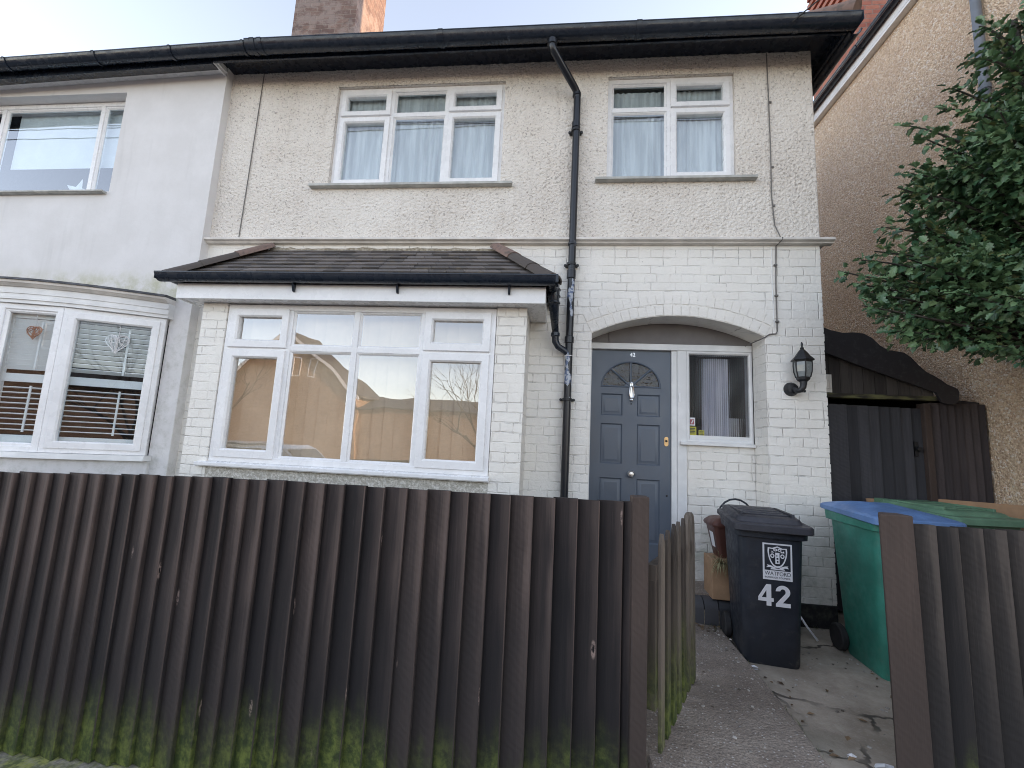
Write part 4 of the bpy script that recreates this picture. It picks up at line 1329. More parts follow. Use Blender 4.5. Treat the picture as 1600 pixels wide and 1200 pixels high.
# eaves of the neighbour
mb = MB()
gutter(mb, (-9.5, 3.832, 5.30), (-3.365, 3.832, 5.440), 0.072, (0, -1, 0), 1.05, 6)
for x in (-7.9, -6.25, -5.15, -4.25, -3.42):
    z = 5.30 + (x + 9.5) * 0.0228
    gutter(mb, (x, 3.832, z), (x + 0.03, 3.832, z), 0.080, (0, -1, 0), 1.05)
mb.build('gutter', 'black_gloss', nb, smooth=40)
mb = MB()
mb.loft([[(x, 3.910, z), (x, 4.010, z + 0.02), (x, 4.010, z + 0.22), (x, 3.910, z + 0.22)] for x, z in ((-9.5, 5.16), (-3.86, 5.335))])
mb.build('fascia', 'black_gloss', nb)
mb = MB()
mb.loft([[(x, 3.945, z), (x, 4.0995, z), (x, 4.0995, z + 0.012), (x, 3.945, z + 0.012)] for x, z in ((-9.5, 5.215), (-6.6, 5.298), (-3.83, 5.392))])
mb.box(-3.86, 3.93, 5.36, -3.842, 4.15, 5.46)
mb.build('soffit', 'upvc', nb)
mb = MB()
roofquad((-11.0, 3.82, 5.34), (-3.855, 3.82, 5.42), (-3.855, Yr, zr), (-11.0, Yr, zr))
roofquad((-11.0, 11.2, 5.5), (-11.0, Yr, zr), (-3.855, Yr, zr), (-3.855, 11.2, 5.5))
mb.build('roof', 'main_tile', nb)

# ------------------------------------------------------------------ brown pebbledashed house on the right
rb = thing('detached_house', 'brown pebbledashed house wall with white soffit behind the holly tree', 'house', (6.5, 3.0, 0))
mb = MB()
mb.box(4.05, 1.4, -0.2, 9.5, 14.0, 6.80)
mb.build('side_wall', 'pebbledash_brown', rb)
dash('dash_coat', 'x', 4.047, 2.6, 7.4, 0.7, 6.795, 0.009, 0.008, 'pebbledash_brown', rb, (), 9.0)
mb = MB()
mb.box(3.962, 1.2, 6.80, 4.049, 14.2, 6.832)
mb.box(3.958, 1.2, 6.8325, 3.975, 14.2, 6.955)
mb.build('soffit', 'upvc', rb, bevel=0.003)
mb = MB()
gutter(mb, (3.905, 1.1, 6.985), (3.905, 14.2, 6.985), 0.058, (-1, 0, 0), 1.05)
for y in (2.6, 4.4, 5.7, 7.4):
    gutter(mb, (3.905, y, 6.985), (3.905, y + 0.12, 6.985), 0.066, (-1, 0, 0), 1.05)
mb.build('gutter', 'black_gloss', rb, smooth=40)
mb = MB()
roofquad((3.86, 1.0, 7.0), (3.86, 14.3, 7.0), (7.0, 14.3, 9.3), (7.0, 1.0, 9.3))
roofquad((10.1, 1.0, 7.0), (7.0, 1.0, 9.3), (7.0, 14.3, 9.3), (10.1, 14.3, 7.0))
mb.build('roof', 'main_tile', rb)
mb = MB()
mb.tube([(3.99, 4.24, 6.78), (3.99, 4.24, 4.25), (3.995, 4.24, 4.17), (4.03, 4.24, 4.12), (4.10, 4.24, 4.11)], 0.04, 14)
for z in (5.0, 6.2):
    mb.lathe([(0.04, 0), (0.048, 0.005), (0.048, 0.05), (0.04, 0.055)], (3.99, 4.24, z), n=14)
mb.build('downpipe', 'pipe_grey', rb, smooth=50)
mb = MB()
mb.box(4.75, 7.0, 6.9, 5.9, 8.25, 13.0)
for k in range(9):
    zz = 9.45 + 0.17 * k
    mb.box(4.75 - 0.045, 7.12, zz, 4.7495, 8.24, zz + 0.085)
mb.build('chimney', 'red_brick', rb)

# ------------------------------------------------------------------ side gate and screen between the houses
GY = 4.60
scr = thing('side_screen', 'black timber screen with wavy scrolled board over the passage gate', 'fence', (3.3, GY, 0))
mb = MB()
for i in range(7):
    x0 = 3.545 + i * 0.067
    mb.cur = random.random()
    mb.prism([(x0, GY + 0.008), (x0 + 0.074, GY - 0.014), (x0 + 0.074, GY + 0.008), (x0, GY + 0.014)], 0.0, 1.995 + 0.003 * (i % 3), 'z')
mb.build('panel', 'gate_wood_brown', scr)
mb = MB()
mb.cur = 0.9
mb.box(3.476, GY - 0.035, 0.0, 3.535, GY + 0.06, 1.985)
mb.build('post', 'post_wood', scr, bevel=0.005)
mb = MB()
mb.box(2.42, GY - 0.04, 2.012, 3.60, GY + 0.05, 2.055)
mb.build('lintel', 'mossy_lintel', scr, bevel=0.004)
mb = MB()
for i in range(11):
    x0 = 2.45 + i * 0.104
    mb.cur = random.random()
    def topz(x): return 2.56 - (x - 2.45) * 0.40
    x1 = x0 + 0.10
    if topz(x1) > 2.07:
        mb.prism([(x0, 2.056), (x1, 2.056), (x1, topz(x1)), (x0, topz(x0))], GY - 0.005, GY + 0.015, 'y')
mb.build('infill_boards', 'infill_wood', scr)
top = [(2.40, 2.78), (2.55, 2.715), (2.64, 2.675), (2.76, 2.648), (2.86, 2.655), (2.95, 2.645), (3.02, 2.605), (3.09, 2.53), (3.16, 2.485), (3.24, 2.475), (3.30, 2.465), (3.36, 2.42), (3.42, 2.345),
       (3.48, 2.285), (3.55, 2.245), (3.61, 2.205), (3.66, 2.165), (3.71, 2.145), (3.745, 2.125), (3.757, 2.09), (3.748, 2.03), (3.725, 1.99), (3.70, 1.975)]
bot = [(3.64, 1.978), (3.60, 1.995), (3.575, 2.045), (3.555, 2.085), (3.0, 2.285), (2.64, 2.425), (2.40, 2.50)]
mb = MB()
mb.prism(top + bot, GY - 0.085, GY - 0.055, 'y')
mb.build('scroll_board', 'scroll_felt', scr, bevel=0.004)
mb = MB()
mb.box(2.40, GY - 0.048, 2.058, 2.655, GY - 0.0405, 2.235)
mb.build('masonry_stub', 'painted_brick', scr)
mb = MB()
mb.prism([(2.42, 2.50), (3.62, 2.06), (4.03, 2.02), (4.03, 1.99), (3.60, 2.03), (2.42, 2.46)], GY + 0.051, 7.5, 'y')
mb.box(2.42, 7.5, 0.0, 4.03, 7.53, 2.45)
mb.build('added_shade_roof', 'scroll_felt', scr)  # unseen roof and end wall added to darken the passage behind the gate
gate = thing('side_gate', 'closed black boarded side gate between cream house and brown house', 'gate', (2.45, GY, 0))
mb = MB()
for i in range(11):
    x0 = 2.42 + i * 0.096
    mb.cur = random.random()
    mb.cur = random.choice((0.1, 0.35, 0.6, 0.9))
    mb.prism([(x0, GY + 0.045), (x0 + 0.104, GY + 0.010), (x0 + 0.104, GY + 0.046), (x0, GY + 0.052)], 0.03, 1.958 - 0.002 * i, 'z')
mb.build('gate_boards', 'gate_wood', gate)
mb = MB()
mb.lathe([(0.0, -0.03), (0.02, -0.028), (0.024, -0.01), (0.014, 0.0), (0.014, 0.03)], (3.42, GY + 0.0, 1.55), 'y', 12)
mb.box(3.405, GY + 0.018, 1.48, 3.437, GY + 0.027, 1.62)
mb.build('gate_latch', 'lamp_metal', gate, smooth=40)

# ------------------------------------------------------------------ front fences
def feather_boards(mb, x0, x1, pitch, y, ztop, zbot, seed, wavy=True):
    rnd = random.Random(seed)
    x = x0
    i = 0
    while x < x1 - 0.01:
        w = min(pitch * rnd.uniform(0.94, 1.06), x1 - x)
        mb.cur = rnd.random()
        zt, zb = ztop(x) + rnd.uniform(-0.004, 0.004), zbot(x) + rnd.uniform(-0.004, 0.004)
        lean = rnd.uniform(-0.004, 0.004)
        thick = rnd.uniform(0.030, 0.037)
        n = 6
        bow_ = rnd.uniform(-0.003, 0.003)
        rings = []
        for k in range(n + 1):
            t = k / n
            z = zb + (zt - zb) * t
            dx = lean * t
            b = bow_ * sin(pi * t)
            yt = y - thick + b
            xl, xr = x + dx - 0.012, x + w + dx
            rings.append([(xl, y - 0.003 + b, z), (xl + w * 0.5, (y - 0.003 + yt) / 2 - 0.001 + b, z), (xr - 0.005, yt, z), (xr, yt + 0.004, z), (xr, y + 0.004, z), (xl, y + 0.004, z)])
        k0, v0 = len(mb.r), len(mb.v)
        mb.loft(rings)
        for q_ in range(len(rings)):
            for c_, wv_ in enumerate((0.0, 0.38, 1.05, 0.9, 0.2, 0.2)):  # low at the lap for painted shade, high at the bleached edge
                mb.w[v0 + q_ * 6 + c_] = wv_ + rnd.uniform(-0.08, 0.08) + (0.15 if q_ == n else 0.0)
        for q_ in range(6):
            mb.r[k0 + q_ * 6 + 2] = 0.985
        x += w
        i += 1
FY = 2.262
fl = thing('board_fence', 'long dark brown featheredge fence in front of the house', 'fence', (-1.4, FY, 0))
mb = MB()
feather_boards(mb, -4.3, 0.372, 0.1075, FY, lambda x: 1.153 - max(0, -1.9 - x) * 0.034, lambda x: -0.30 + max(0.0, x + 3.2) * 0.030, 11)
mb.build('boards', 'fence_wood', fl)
mb = MB()
mb.cur = 0.85
mb.loft([[(0.368 + 0.001 * k, 2.20, z), (0.440 + 0.003 * k, 2.20, z), (0.440 + 0.003 * k, 2.285, z), (0.368 + 0.001 * k, 2.285, z)] for k, z in enumerate((-0.30, 0.4, 0.8, 1.186))])
mb.build('post', 'post_wood', fl, bevel=0.005)
mb = MB()
for z in (0.05, 0.85):
    mb.box(-4.3, FY + 0.005, z, 0.366, FY + 0.045, z + 0.08)
mb.build('rail', 'fence_wood', fl)
mb = MB()
mb.loft([[(x, 2.13, z - 0.25), (x, FY + 0.05, z - 0.25), (x, FY + 0.05, z), (x, 2.14, z), (x, 2.13, z - 0.01)] for x, z in ((-4.3, -0.336), (-2.35, -0.280), (-2.34, -0.283), (-0.9, -0.236), (0.36, -0.198))])
mb.build('gravel_board', 'mossy_concrete', fl)
fr_ = thing('board_fence', 'short dark featheredge fence in front of the green bins', 'fence', (2.7, 2.35, 0))
mb = MB()
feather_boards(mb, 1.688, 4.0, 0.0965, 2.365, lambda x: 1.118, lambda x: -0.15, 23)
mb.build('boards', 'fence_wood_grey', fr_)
mb = MB()
mb.cur = 0.95
mb.loft([[(1.535 + d, 2.325, z), (1.686 - 0.0 + d, 2.325, z), (1.686 + d, 2.43, z), (1.600 + d, 2.43, z)] for d, z in ((0.012, -0.1), (0.008, 0.5), (0.004, 0.9), (0.0, 1.160))])
mb.build('post', 'post_wood', fr_, bevel=0.006)
mb = MB()
for z in (0.15, 0.85):
    mb.box(1.69, 2.37, z, 4.0, 2.41, z + 0.08)
mb.build('rail', 'fence_wood_grey', fr_)

# open picket gate, hinged on the long fence
pg = thing('picket_gate', 'weathered wooden picket gate standing open beside the path', 'gate', (0.475, 2.24, 0), atan2(0.77, 0.385))
plen = 0.86
for i, t in enumerate((0.09, 0.23, 0.38, 0.52, 0.67, 0.82)):
    mb = MB()
    mb.cur = random.random()
    x = plen * t
    w, ht = 0.066, 1.005 + 0.006 * i + random.uniform(-0.008, 0.008)
    ln = random.uniform(-0.006, 0.006)
    prof = [(x - w / 2, 0.05), (x + w / 2, 0.05), (x + w / 2 + ln, ht - 0.075), (x + w / 2 - 0.004 + ln, ht - 0.045), (x + 0.006 + ln, ht), (x - 0.006 + ln, ht), (x - w / 2 + 0.004 + ln, ht - 0.045), (x - w / 2 + ln, ht - 0.075)]
    mb.prism(prof, -0.030, -0.012, 'y')
    mb.build('picket', 'picket_wood', pg, local=True, bevel=0.003)
mb = MB()
mb.cur = 0.7
mb.loft([[(plen - 0.05, -0.03, z), (plen + 0.02, -0.03, z), (plen + 0.02, 0.025, z), (plen - 0.05, 0.025, z)] for z in (0.04, 0.965)] )
mb.loft([[(plen - 0.05 + i, -0.03 + i, z), (plen + 0.02 - i, -0.03 + i, z), (plen + 0.02 - i, 0.025 - i, z), (plen - 0.05 + i, 0.025 - i, z)] for i, z in ((0, 0.9652), (0.004, 1.01), (0.012, 1.03))])
mb.build('gate_stile', 'picket_wood', pg, local=True, bevel=0.003)
for z in (0.24, 0.80):
    mb = MB()
    mb.cur = 0.3
    mb.box(0.0, -0.0115, z, plen - 0.051, 0.03, z + 0.07)
    mb.build('rail', 'picket_wood', pg, local=True)
mb = MB()
mb.cur = 0.1
mb.box(0.0, -0.011, 0.3105, 0.05, 0.028, 0.7995)
mb.build('hinge_stile', 'picket_wood', pg, local=True)

# ------------------------------------------------------------------ wheelie bins
def wheelie_bin(label, loc, rz, body, lid, Hh=0.96, k=1.0, group='wheeled bins in the front yard', dome=0.03, ribs=True, flat=False):
    t = thing('wheelie_bin', label, 'bin', loc, rz, group)
    hb = Hh - 0.09
    mb = MB()
    rings = []
    for z, w, d, cy, r in ((0.0, 0.345, 0.40, 0.235, 0.05), (0.02, 0.355, 0.42, 0.235, 0.055), (0.30, 0.372, 0.455, 0.240, 0.055), (hb - 0.10, 0.405, 0.53, 0.250, 0.055), (hb, 0.412, 0.545, 0.252, 0.055)):
        rings.append(rrect(w * k, d * k, r, z, 0, cy * k))
    mb.loft(rings)
    b = mb.build('body', body, t, smooth=35, local=True)
    mb = MB()
    rings = [rrect(w * k, d * k, 0.045, z, 0, 0.252 * k) for z, w, d in ((hb - 0.05, 0.425, 0.56), (hb - 0.045, 0.452, 0.59), (hb + 0.02, 0.458, 0.60), (hb + 0.022, 0.44, 0.58))]
    mb.loft(rings)
    mb.build('rim', body, t, smooth=35, local=True)
    # lid
    mb = MB()
    zz = hb + 0.024
    def lidring(w, d, z0, z1, cy, r=0.05):      # tilt: front z0, back z1
        out = []
        for x, y, _ in rrect(w * k, d * k, r, 0, 0, cy * k):
            f = (y - (cy - d / 2) * k) / (d * k)
            out.append((x, y, z0 + (z1 - z0) * f))
        return out
    L = [lidring(0.49, 0.66, zz - 0.025, zz + 0.005, 0.235, 0.05), lidring(0.50, 0.67, zz - 0.02, zz + 0.008, 0.235, 0.05), lidring(0.50, 0.67, zz + 0.018, zz + 0.035, 0.235, 0.05), lidring(0.485, 0.655, zz + 0.026, zz + 0.044, 0.235, 0.05)]
    if not flat:
        L += [lidring(0.43, 0.55, zz + 0.028, zz + 0.048, 0.262, 0.05), lidring(0.40, 0.52, zz + 0.028 + dome, zz + 0.05 + dome, 0.266, 0.05), lidring(0.38, 0.50, zz + 0.034 + dome, zz + 0.055 + dome, 0.268, 0.05)]
    else:
        for f, a in ((0.9, 0.2), (0.75, 0.5), (0.5, 0.85), (0.25, 1.0)):
            L += [lidring(0.485 * f, 0.655 * f, zz + 0.026 + dome * a, zz + 0.046 + dome * a, 0.235, 0.04 * f)]
    mb.loft(L)
    ld = mb.build('lid', lid, t, smooth=25, local=True)
    if ribs:
        mb = MB()
        for yy in (0.10, 0.20, 0.30, 0.40):
            z = zz + 0.034 + dome + 0.02 * yy
            mb.box(-0.15 * k, yy * k, z, 0.15 * k, (yy + 0.045) * k, z + 0.011)
        for sx in (-0.165, 0.165):
            mb.box(sx * k - 0.010, 0.06 * k, zz + 0.032 + dome, sx * k + 0.010, 0.47 * k, zz + 0.058 + dome)
        mb.box(-0.20 * k, 0.50 * k, zz + 0.03, -0.12 * k, 0.58 * k, zz + 0.075)
        mb.box(0.12 * k, 0.50 * k, zz + 0.03, 0.20 * k, 0.58 * k, zz + 0.075)
        mb.build('lid_rib', lid, ld, local=True, bevel=0.004)
    mb = MB()
    mb.tube([(-0.17 * k, 0.53 * k, hb - 0.01), (-0.17 * k, 0.60 * k, hb + 0.03), (-0.16 * k, 0.615 * k, hb + 0.04), (0.16 * k, 0.615 * k, hb + 0.04), (0.17 * k, 0.60 * k, hb + 0.03), (0.17 * k, 0.53 * k, hb - 0.01)], 0.016, 10)
    mb.build('handle', body, t, smooth=50, local=True)
    mb = MB()
    mb.tube([(-0.22 * k, 0.455 * k, 0.09), (0.22 * k, 0.455 * k, 0.09)], 0.010, 8)
    mb.build('axle', 'lamp_metal', t, local=True)
    for sx in (-1, 1):
        x = sx * 0.205 * k
        mb = MB()
        mb.lathe([(0.055, -0.022), (0.085, -0.024), (0.093, -0.016), (0.093, 0.016), (0.085, 0.024), (0.055, 0.022)], (x, 0.455 * k, 0.093), 'x', 24)
        wh = mb.build('wheel', 'rubber', t, smooth=40, local=True)
        mb = MB()
        mb.lathe([(0.0, -0.020), (0.018, -0.020), (0.022, -0.012), (0.0555, -0.010), (0.0555, 0.010), (0.022, 0.012), (0.018, 0.020), (0.0, 0.020)], (x, 0.455 * k, 0.093), 'x', 20)
        mb.build('rim', 'black_plastic', wh, smooth=40, local=True)
    return t, b
bb, bbody = wheelie_bin('black wheelie bin with crest sticker and white number 42', (1.510, 3.365, 0.0), radians(-9), 'black_plastic', 'lid_plastic', 0.985)
# stickers lie on the sloping front of the bin
slope_f = atan2(0.0165, 0.855 - 0.02)
def onfront(x, z, lift=0.002):
    hb = 0.985 - 0.09
    yf = 0.235 - 0.21 + ((0.252 - 0.2725) - (0.235 - 0.21)) * (z - 0.02) / (hb - 0.02) 
    return Matrix.Translation((x, yf - lift - 0.001, z)) @ Matrix.Rotation(0.050, 4, 'X')
def flatpoly(T, poly, name, mat, parent, holes=None, th=0.0006):
    m = MB(T)
    m.plate(poly, holes or [], 0.0, th)
    return m.build(name, mat, parent, local=True)
sx0, sz0, sw, sh_ = 0.034, 0.570, 0.182, 0.245
Tst = onfront(sx0, sz0, 0.0045)
stick = flatpoly(Tst, rect(-sw / 2, sw / 2, 0, sh_), 'crest_sticker', 'paper', bb)
flatpoly(Tst @ Matrix.Translation((0, -0.001, 0)), rect(-sw / 2 + 0.011, sw / 2 - 0.011, 0.064, sh_ - 0.010), 'sticker_panel', 'black_plastic', stick)
def shield(s, n=10):
    pts_ = [(-0.056 * s, 0.052 * s), (-0.03 * s, 0.050 * s), (0, 0.062 * s), (0.03 * s, 0.050 * s), (0.056 * s, 0.052 * s)]
    for k in range(n + 1):
        t = k / n
        pts_.append((0.058 * s * cos(pi / 2 * t) ** 0.9 if t < 1 else 0.0, 0.03 * s - 0.105 * s * sin(pi / 2 * t) ** 1.25))
    for k in range(n - 1, -1, -1):
        t = k / n
        pts_.append((-0.058 * s * cos(pi / 2 * t) ** 0.9, 0.03 * s - 0.105 * s * sin(pi / 2 * t) ** 1.25))
    return pts_
Tc = Tst @ Matrix.Translation((0, -0.002, 0.162))
so_, si_ = shield(1.05), shield(0.90)
flatpoly(Tc, so_, 'crest', 'paper', stick, [si_])
m = MB(Tc)
for k in range(9):       # central tower with small windows, side shapes, ribbon below
    pass
m.plate(rect(-0.013, 0.013, -0.052, 0.022), [rect(-0.006, 0.0, -0.004, 0.008), rect(-0.006, 0.006, -0.024, -0.012), rect(-0.004, 0.006, -0.044, -0.032)], 0, 0.0006)
for sgn in (-1, 1):
    c0 = 0.031 * sgn
    m.plate([(c0 + 0.013 * cos(a), 0.0 + 0.015 * sin(a)) for a in [2 * pi * k / 14 for k in range(14)]], [[(c0 + 0.007 * cos(a), 0.0 + 0.008 * sin(a)) for a in [2 * pi * k / 10 for k in range(10)]]], 0, 0.0006)
    m.plate([(c0 - 0.012, 0.022), (c0 + 0.012, 0.022), (c0 + 0.010 * sgn, 0.036), (c0, 0.028), (c0 - 0.008 * sgn, 0.034)], [], 0, 0.0006)
    c1 = 0.013 * sgn
    m.plate([(c1 + 0.012 * cos(a), 0.040 + 0.009 * sin(a)) for a in [2 * pi * k / 14 for k in range(14)]], [[(c1 + 0.006 * cos(a), 0.040 + 0.004 * sin(a)) for a in [2 * pi * k / 10 for k in range(10)]]], 0, 0.0006)
    m.plate([(0.012 * sgn, -0.078), (0.045 * sgn, -0.064), (0.066 * sgn, -0.062), (0.060 * sgn, -0.070), (0.070 * sgn, -0.080), (0.045 * sgn, -0.078), (0.014 * sgn, -0.090)], [], 0, 0.0006)
m.plate([(-0.045, -0.092), (0.045, -0.092), (0.040, -0.084), (-0.040, -0.084)], [], 0, 0.0006)
m.build('crest_figure', 'paper', stick, local=True)
text_mesh('WATFORD', 0.026, 'sticker_dark', stick, Tst @ Matrix.Translation((0, -0.0016, 0.031)), 'lettering', width=0.160)
text_mesh('BOROUGH COUNCIL', 0.011, 'sticker_dark', stick, Tst @ Matrix.Translation((0, -0.0016, 0.012)), 'lettering', width=0.158, bold=0.012)
T42 = onfront(0.012, 0.396, 0.0045)
def digits(T, Hd, Wd):
    k, kx = Hd, Wd / 1.40
    m = MB(T)
    four = [(0.36, 1.0), (0.57, 1.0), (0.57, 0.37), (0.67, 0.37), (0.67, 0.20), (0.57, 0.20), (0.57, 0), (0.36, 0), (0.36, 0.20), (0.0, 0.20), (0.0, 0.38)]
    hole = [(0.36, 0.37), (0.36, 0.72), (0.155, 0.37)]
    sc = lambda pts, dx: [((x + dx - 0.70) * kx, z * k) for x, z in pts]
    m.plate(sc(four, 0.0), [sc(hole, 0.0)], 0.0, 0.0008)
    two = [(0.31 + 0.31 * cos(radians(a)), 0.70 + 0.30 * sin(radians(a))) for a in range(178, -41, -12)]
    two += [(0.30, 0.19), (0.63, 0.19), (0.63, 0.0), (0.0, 0.0), (0.0, 0.13)]
    two += [(0.31 + 0.115 * cos(radians(a)), 0.70 + 0.135 * sin(radians(a))) for a in range(-36, 179, 12)]
    m.plate(sc(two, 0.76), [], 0.0, 0.0008)
    return m
digits(T42, 0.142, 0.20).build('number', 'paper', bb, local=True)
for o in list(stick.children):
    if o.name.startswith('lettering'):
        o.data.transform(Matrix.Translation(ORG.get(bb.name, Vector((0, 0, 0)))))

wheelie_bin('green wheelie bin with domed blue lid', (2.365, 3.285, 0.0), radians(-3), 'bin_green', 'lid_blue', 1.085, 1.08, dome=0.045, ribs=False, flat=True)
wheelie_bin('dull green wheelie bin with ribbed green lid behind the blue lidded one', (3.02, 3.56, 0.0), radians(6), 'bin_dark_green', 'bin_dark_green', 1.095, 1.12, dome=0.02)

# caddy, box, dried plant
cad = thing('food_caddy', 'small reddish brown plastic caddy with a white label behind the black bin', 'caddy', (1.49, 4.13, 0.545))
mb = MB()
mb.loft([rrect(w, w * 0.95, 0.03, z, 1.49, 4.13) for z, w in ((0.545, 0.17), (0.55, 0.18), (0.80, 0.27), (0.80, 0.285))])
mb.build('body', 'brown_plastic', cad, smooth=35)
mb = MB()
mb.loft([rrect(w, w * 0.95, 0.04, z, 1.49, 4.13) for z, w in ((0.798, 0.30), (0.815, 0.31), (0.83, 0.30), (0.86, 0.24), (0.875, 0.16))])
mb.build('lid', 'brown_plastic', cad, smooth=35)
mb = MB()
mb.tube([(1.40 + 0.0 * k, 4.13, 0.82) if k == 0 else (1.56 + 0.15 * cos(pi - pi * k / 10), 4.10, 0.86 + 0.17 * sin(pi * k / 10)) for k in range(1, 11)], 0.008, 8)
mb.build('handle', 'black_plastic', cad, smooth=True)
mb = MB()
def cw(z): return 1.49 - (0.18 + (z - 0.55) * 0.36) / 2 - 0.003
mb.add([(cw(0.62), 4.085, 0.62), (cw(0.62), 4.165, 0.62), (cw(0.745), 4.170, 0.745), (cw(0.745), 4.075, 0.745)], [(0, 1, 2, 3)])
mb.build('label_sticker', 'paper', cad)
mb = MB()
mb.prism([(1.325, 4.0), (1.55, 3.985), (1.56, 4.22), (1.335, 4.24)], 0.222, 0.54, 'z')
tag(mb.build('cardboard_box', 'cardboard', bevel=0.004), 'tan cardboard box standing on the porch step under the brown caddy', 'box')
mb = MB()
rnd = random.Random(4)
for k in range(70):
    a = rnd.uniform(0, 2 * pi)
    l = rnd.uniform(0.07, 0.15)
    b = Vector((1.385 + rnd.uniform(-0.02, 0.03), 3.965 + rnd.uniform(-0.01, 0.015), 0.52))
    d = Vector((cos(a) * 0.6 - 0.1, sin(a) * 0.4 - 0.35, rnd.uniform(-0.9, 0.45))).normalized()
    side = d.cross(Vector((0, 0, 1))).normalized() * 0.004
    mid = b + d * l * 0.5 + Vector((0, 0, 0.02))
    tip = b + d * l + Vector((0, 0, -0.03))
    mb.cur = rnd.random()
    mb.add([b - side, b + side, mid + side * 0.8, mid - side * 0.8, tip], [(0, 1, 2, 3), (3, 2, 4)])
tag(mb.build('dried_grass', 'straw', recalc=False), 'tuft of dried grass spilling over the cardboard box front', 'plant')

# flattened cardboard behind the bins
mb = MB()
mb.T = TR(3.30, 4.40, 0.0, radians(-4), radians(-5))
mb.box(-0.42, 0, 0.02, 0.30, 0.012, 1.075)
tag(mb.build('cardboard_sheet', 'cardboard'), 'flattened tan cardboard leaning behind the blue lidded bin', 'cardboard', 'cardboard behind the bins')
mb = MB()
mb.T = TR(3.86, 4.33, 0.0, radians(-26), radians(-4))
mb.box(-0.42, 0, 0.02, 0.42, 0.02, 1.10)
tag(mb.build('cardboard_sheet', 'cardboard'), 'flattened tan cardboard leaning behind the ribbed green lid at the right edge', 'cardboard', 'cardboard behind the bins')
mb = MB()
mb.T = TR(3.62, 3.60, 0.0, radians(-20))
mb.box(-0.16, 0, 0.02, 0.2, 0.22, 0.98)
tag(mb.build('cardboard_box', 'cardboard'), 'tall tan cardboard box at the right edge beside the green lidded bin', 'box')

# litter
def scrap(label, x, y, s, seed, name='litter'):
    rnd = random.Random(seed)
    m = MB()
    n = 7
    pts_ = [(x + s * rnd.uniform(0.6, 1.2) * cos(2 * pi * k / n), y + s * 0.6 * rnd.uniform(0.6, 1.2) * sin(2 * pi * k / n), 0.006 + rnd.uniform(0.0, s * 0.45)) for k in range(n)]
    m.add(pts_ + [(x, y, 0.012 + s * 0.35)], [(k, (k + 1) % n, n) for k in range(n)])
    m.add([(p[0], p[1], 0.003) for p in pts_], [tuple(range(n))])
    return tag(m.build(name, 'paper'), label, 'litter')
scrap('crumpled white paper on the concrete beside the right fence post', 1.555, 2.42, 0.055, 1, 'paper_scrap')
scrap('small white paper scrap on the concrete left of the crumpled paper', 1.455, 2.49, 0.022, 2, 'paper_scrap')
scrap('white scrap lying against the path edge in front of the black bin', 1.365, 3.33, 0.035, 3, 'paper_scrap')
scrap('pale wrapper lying beside the left wheel of the black bin', 1.33, 3.66, 0.035, 4, 'paper_scrap')
mb = MB()
mb.tube([(2.07, 3.885, 0.012), (2.02, 3.93, 0.09), (1.965, 3.985, 0.20)], 0.0085, 8)
tag(mb.build('white_stick', 'paper', smooth=True), 'thin white plastic stick leaning between black bin and green bin', 'stick')
rnd = random.Random(12)
mb = MB()
for k in range(170):
    if k < 80:
        x, y = rnd.uniform(0.8, 1.3), rnd.uniform(2.35, 3.9)
        if rnd.random() < 0.5: x, y = rnd.gauss(1.28, 0.06), rnd.uniform(3.3, 3.95)
        z = 0.031
    else:
        x, y, z = rnd.uniform(1.42, 2.2), rnd.uniform(2.4, 4.1), 0.0
    s = rnd.uniform(0.003, 0.009)
    mb.cur = rnd.random()
    a = rnd.uniform(0, pi)
    mb.T = TR(x, y, z, a)
    mb.box(-s, -s * 0.6, 0, s, s * 0.6, s * 0.7)
g = G('grit')
a = g.attr('rnd')
g.end(g.mix(a, (0.09, 0.07, 0.05), (0.55, 0.52, 0.48)), 0.9)
M['grit'] = g.m
tag(mb.build('scattered_grit', 'grit'), 'small stones and crumbs scattered over the path and concrete', 'grit', kind='stuff')

rnd = random.Random(33)
mb = MB()
for k in range(46):
    if k < 22: x, y, z = rnd.uniform(1.0, 1.36), rnd.uniform(3.75, 3.97), 0.034
    elif k < 36: x, y, z = rnd.uniform(1.30, 1.50), rnd.uniform(2.2, 3.3), 0.032 if rnd.random() < 0.2 else 0.004
    else: x, y, z = rnd.uniform(1.6, 2.2), rnd.uniform(2.5, 4.1), 0.004
    L_ = rnd.uniform(0.012, 0.03)
    a = rnd.uniform(0, 2 * pi)
    mb.cur = rnd.random()
    c_, s_ = cos(a), sin(a)
    def LP(u, v, h): return (x + c_ * u - s_ * v, y + s_ * u + c_ * v, z + h)
    mb.add([LP(-L_, 0, 0.002), LP(0, -L_ * 0.45, 0.006), LP(L_, 0, 0.003), LP(0, L_ * 0.45, 0.008), LP(0, 0, 0.0)], [(0, 1, 4), (1, 2, 4), (2, 3, 4), (3, 0, 4)])
g = G('dead_leaf')
a = g.attr('rnd')
g.end(g.mix(a, (0.06, 0.035, 0.02), (0.24, 0.16, 0.09)), 0.8)
M['dead_leaf'] = g.m
tag(mb.build('fallen_leaves', 'dead_leaf', recalc=False), 'dry brown leaves blown along the path edge and step', 'leaves', kind='stuff')
mb = MB()
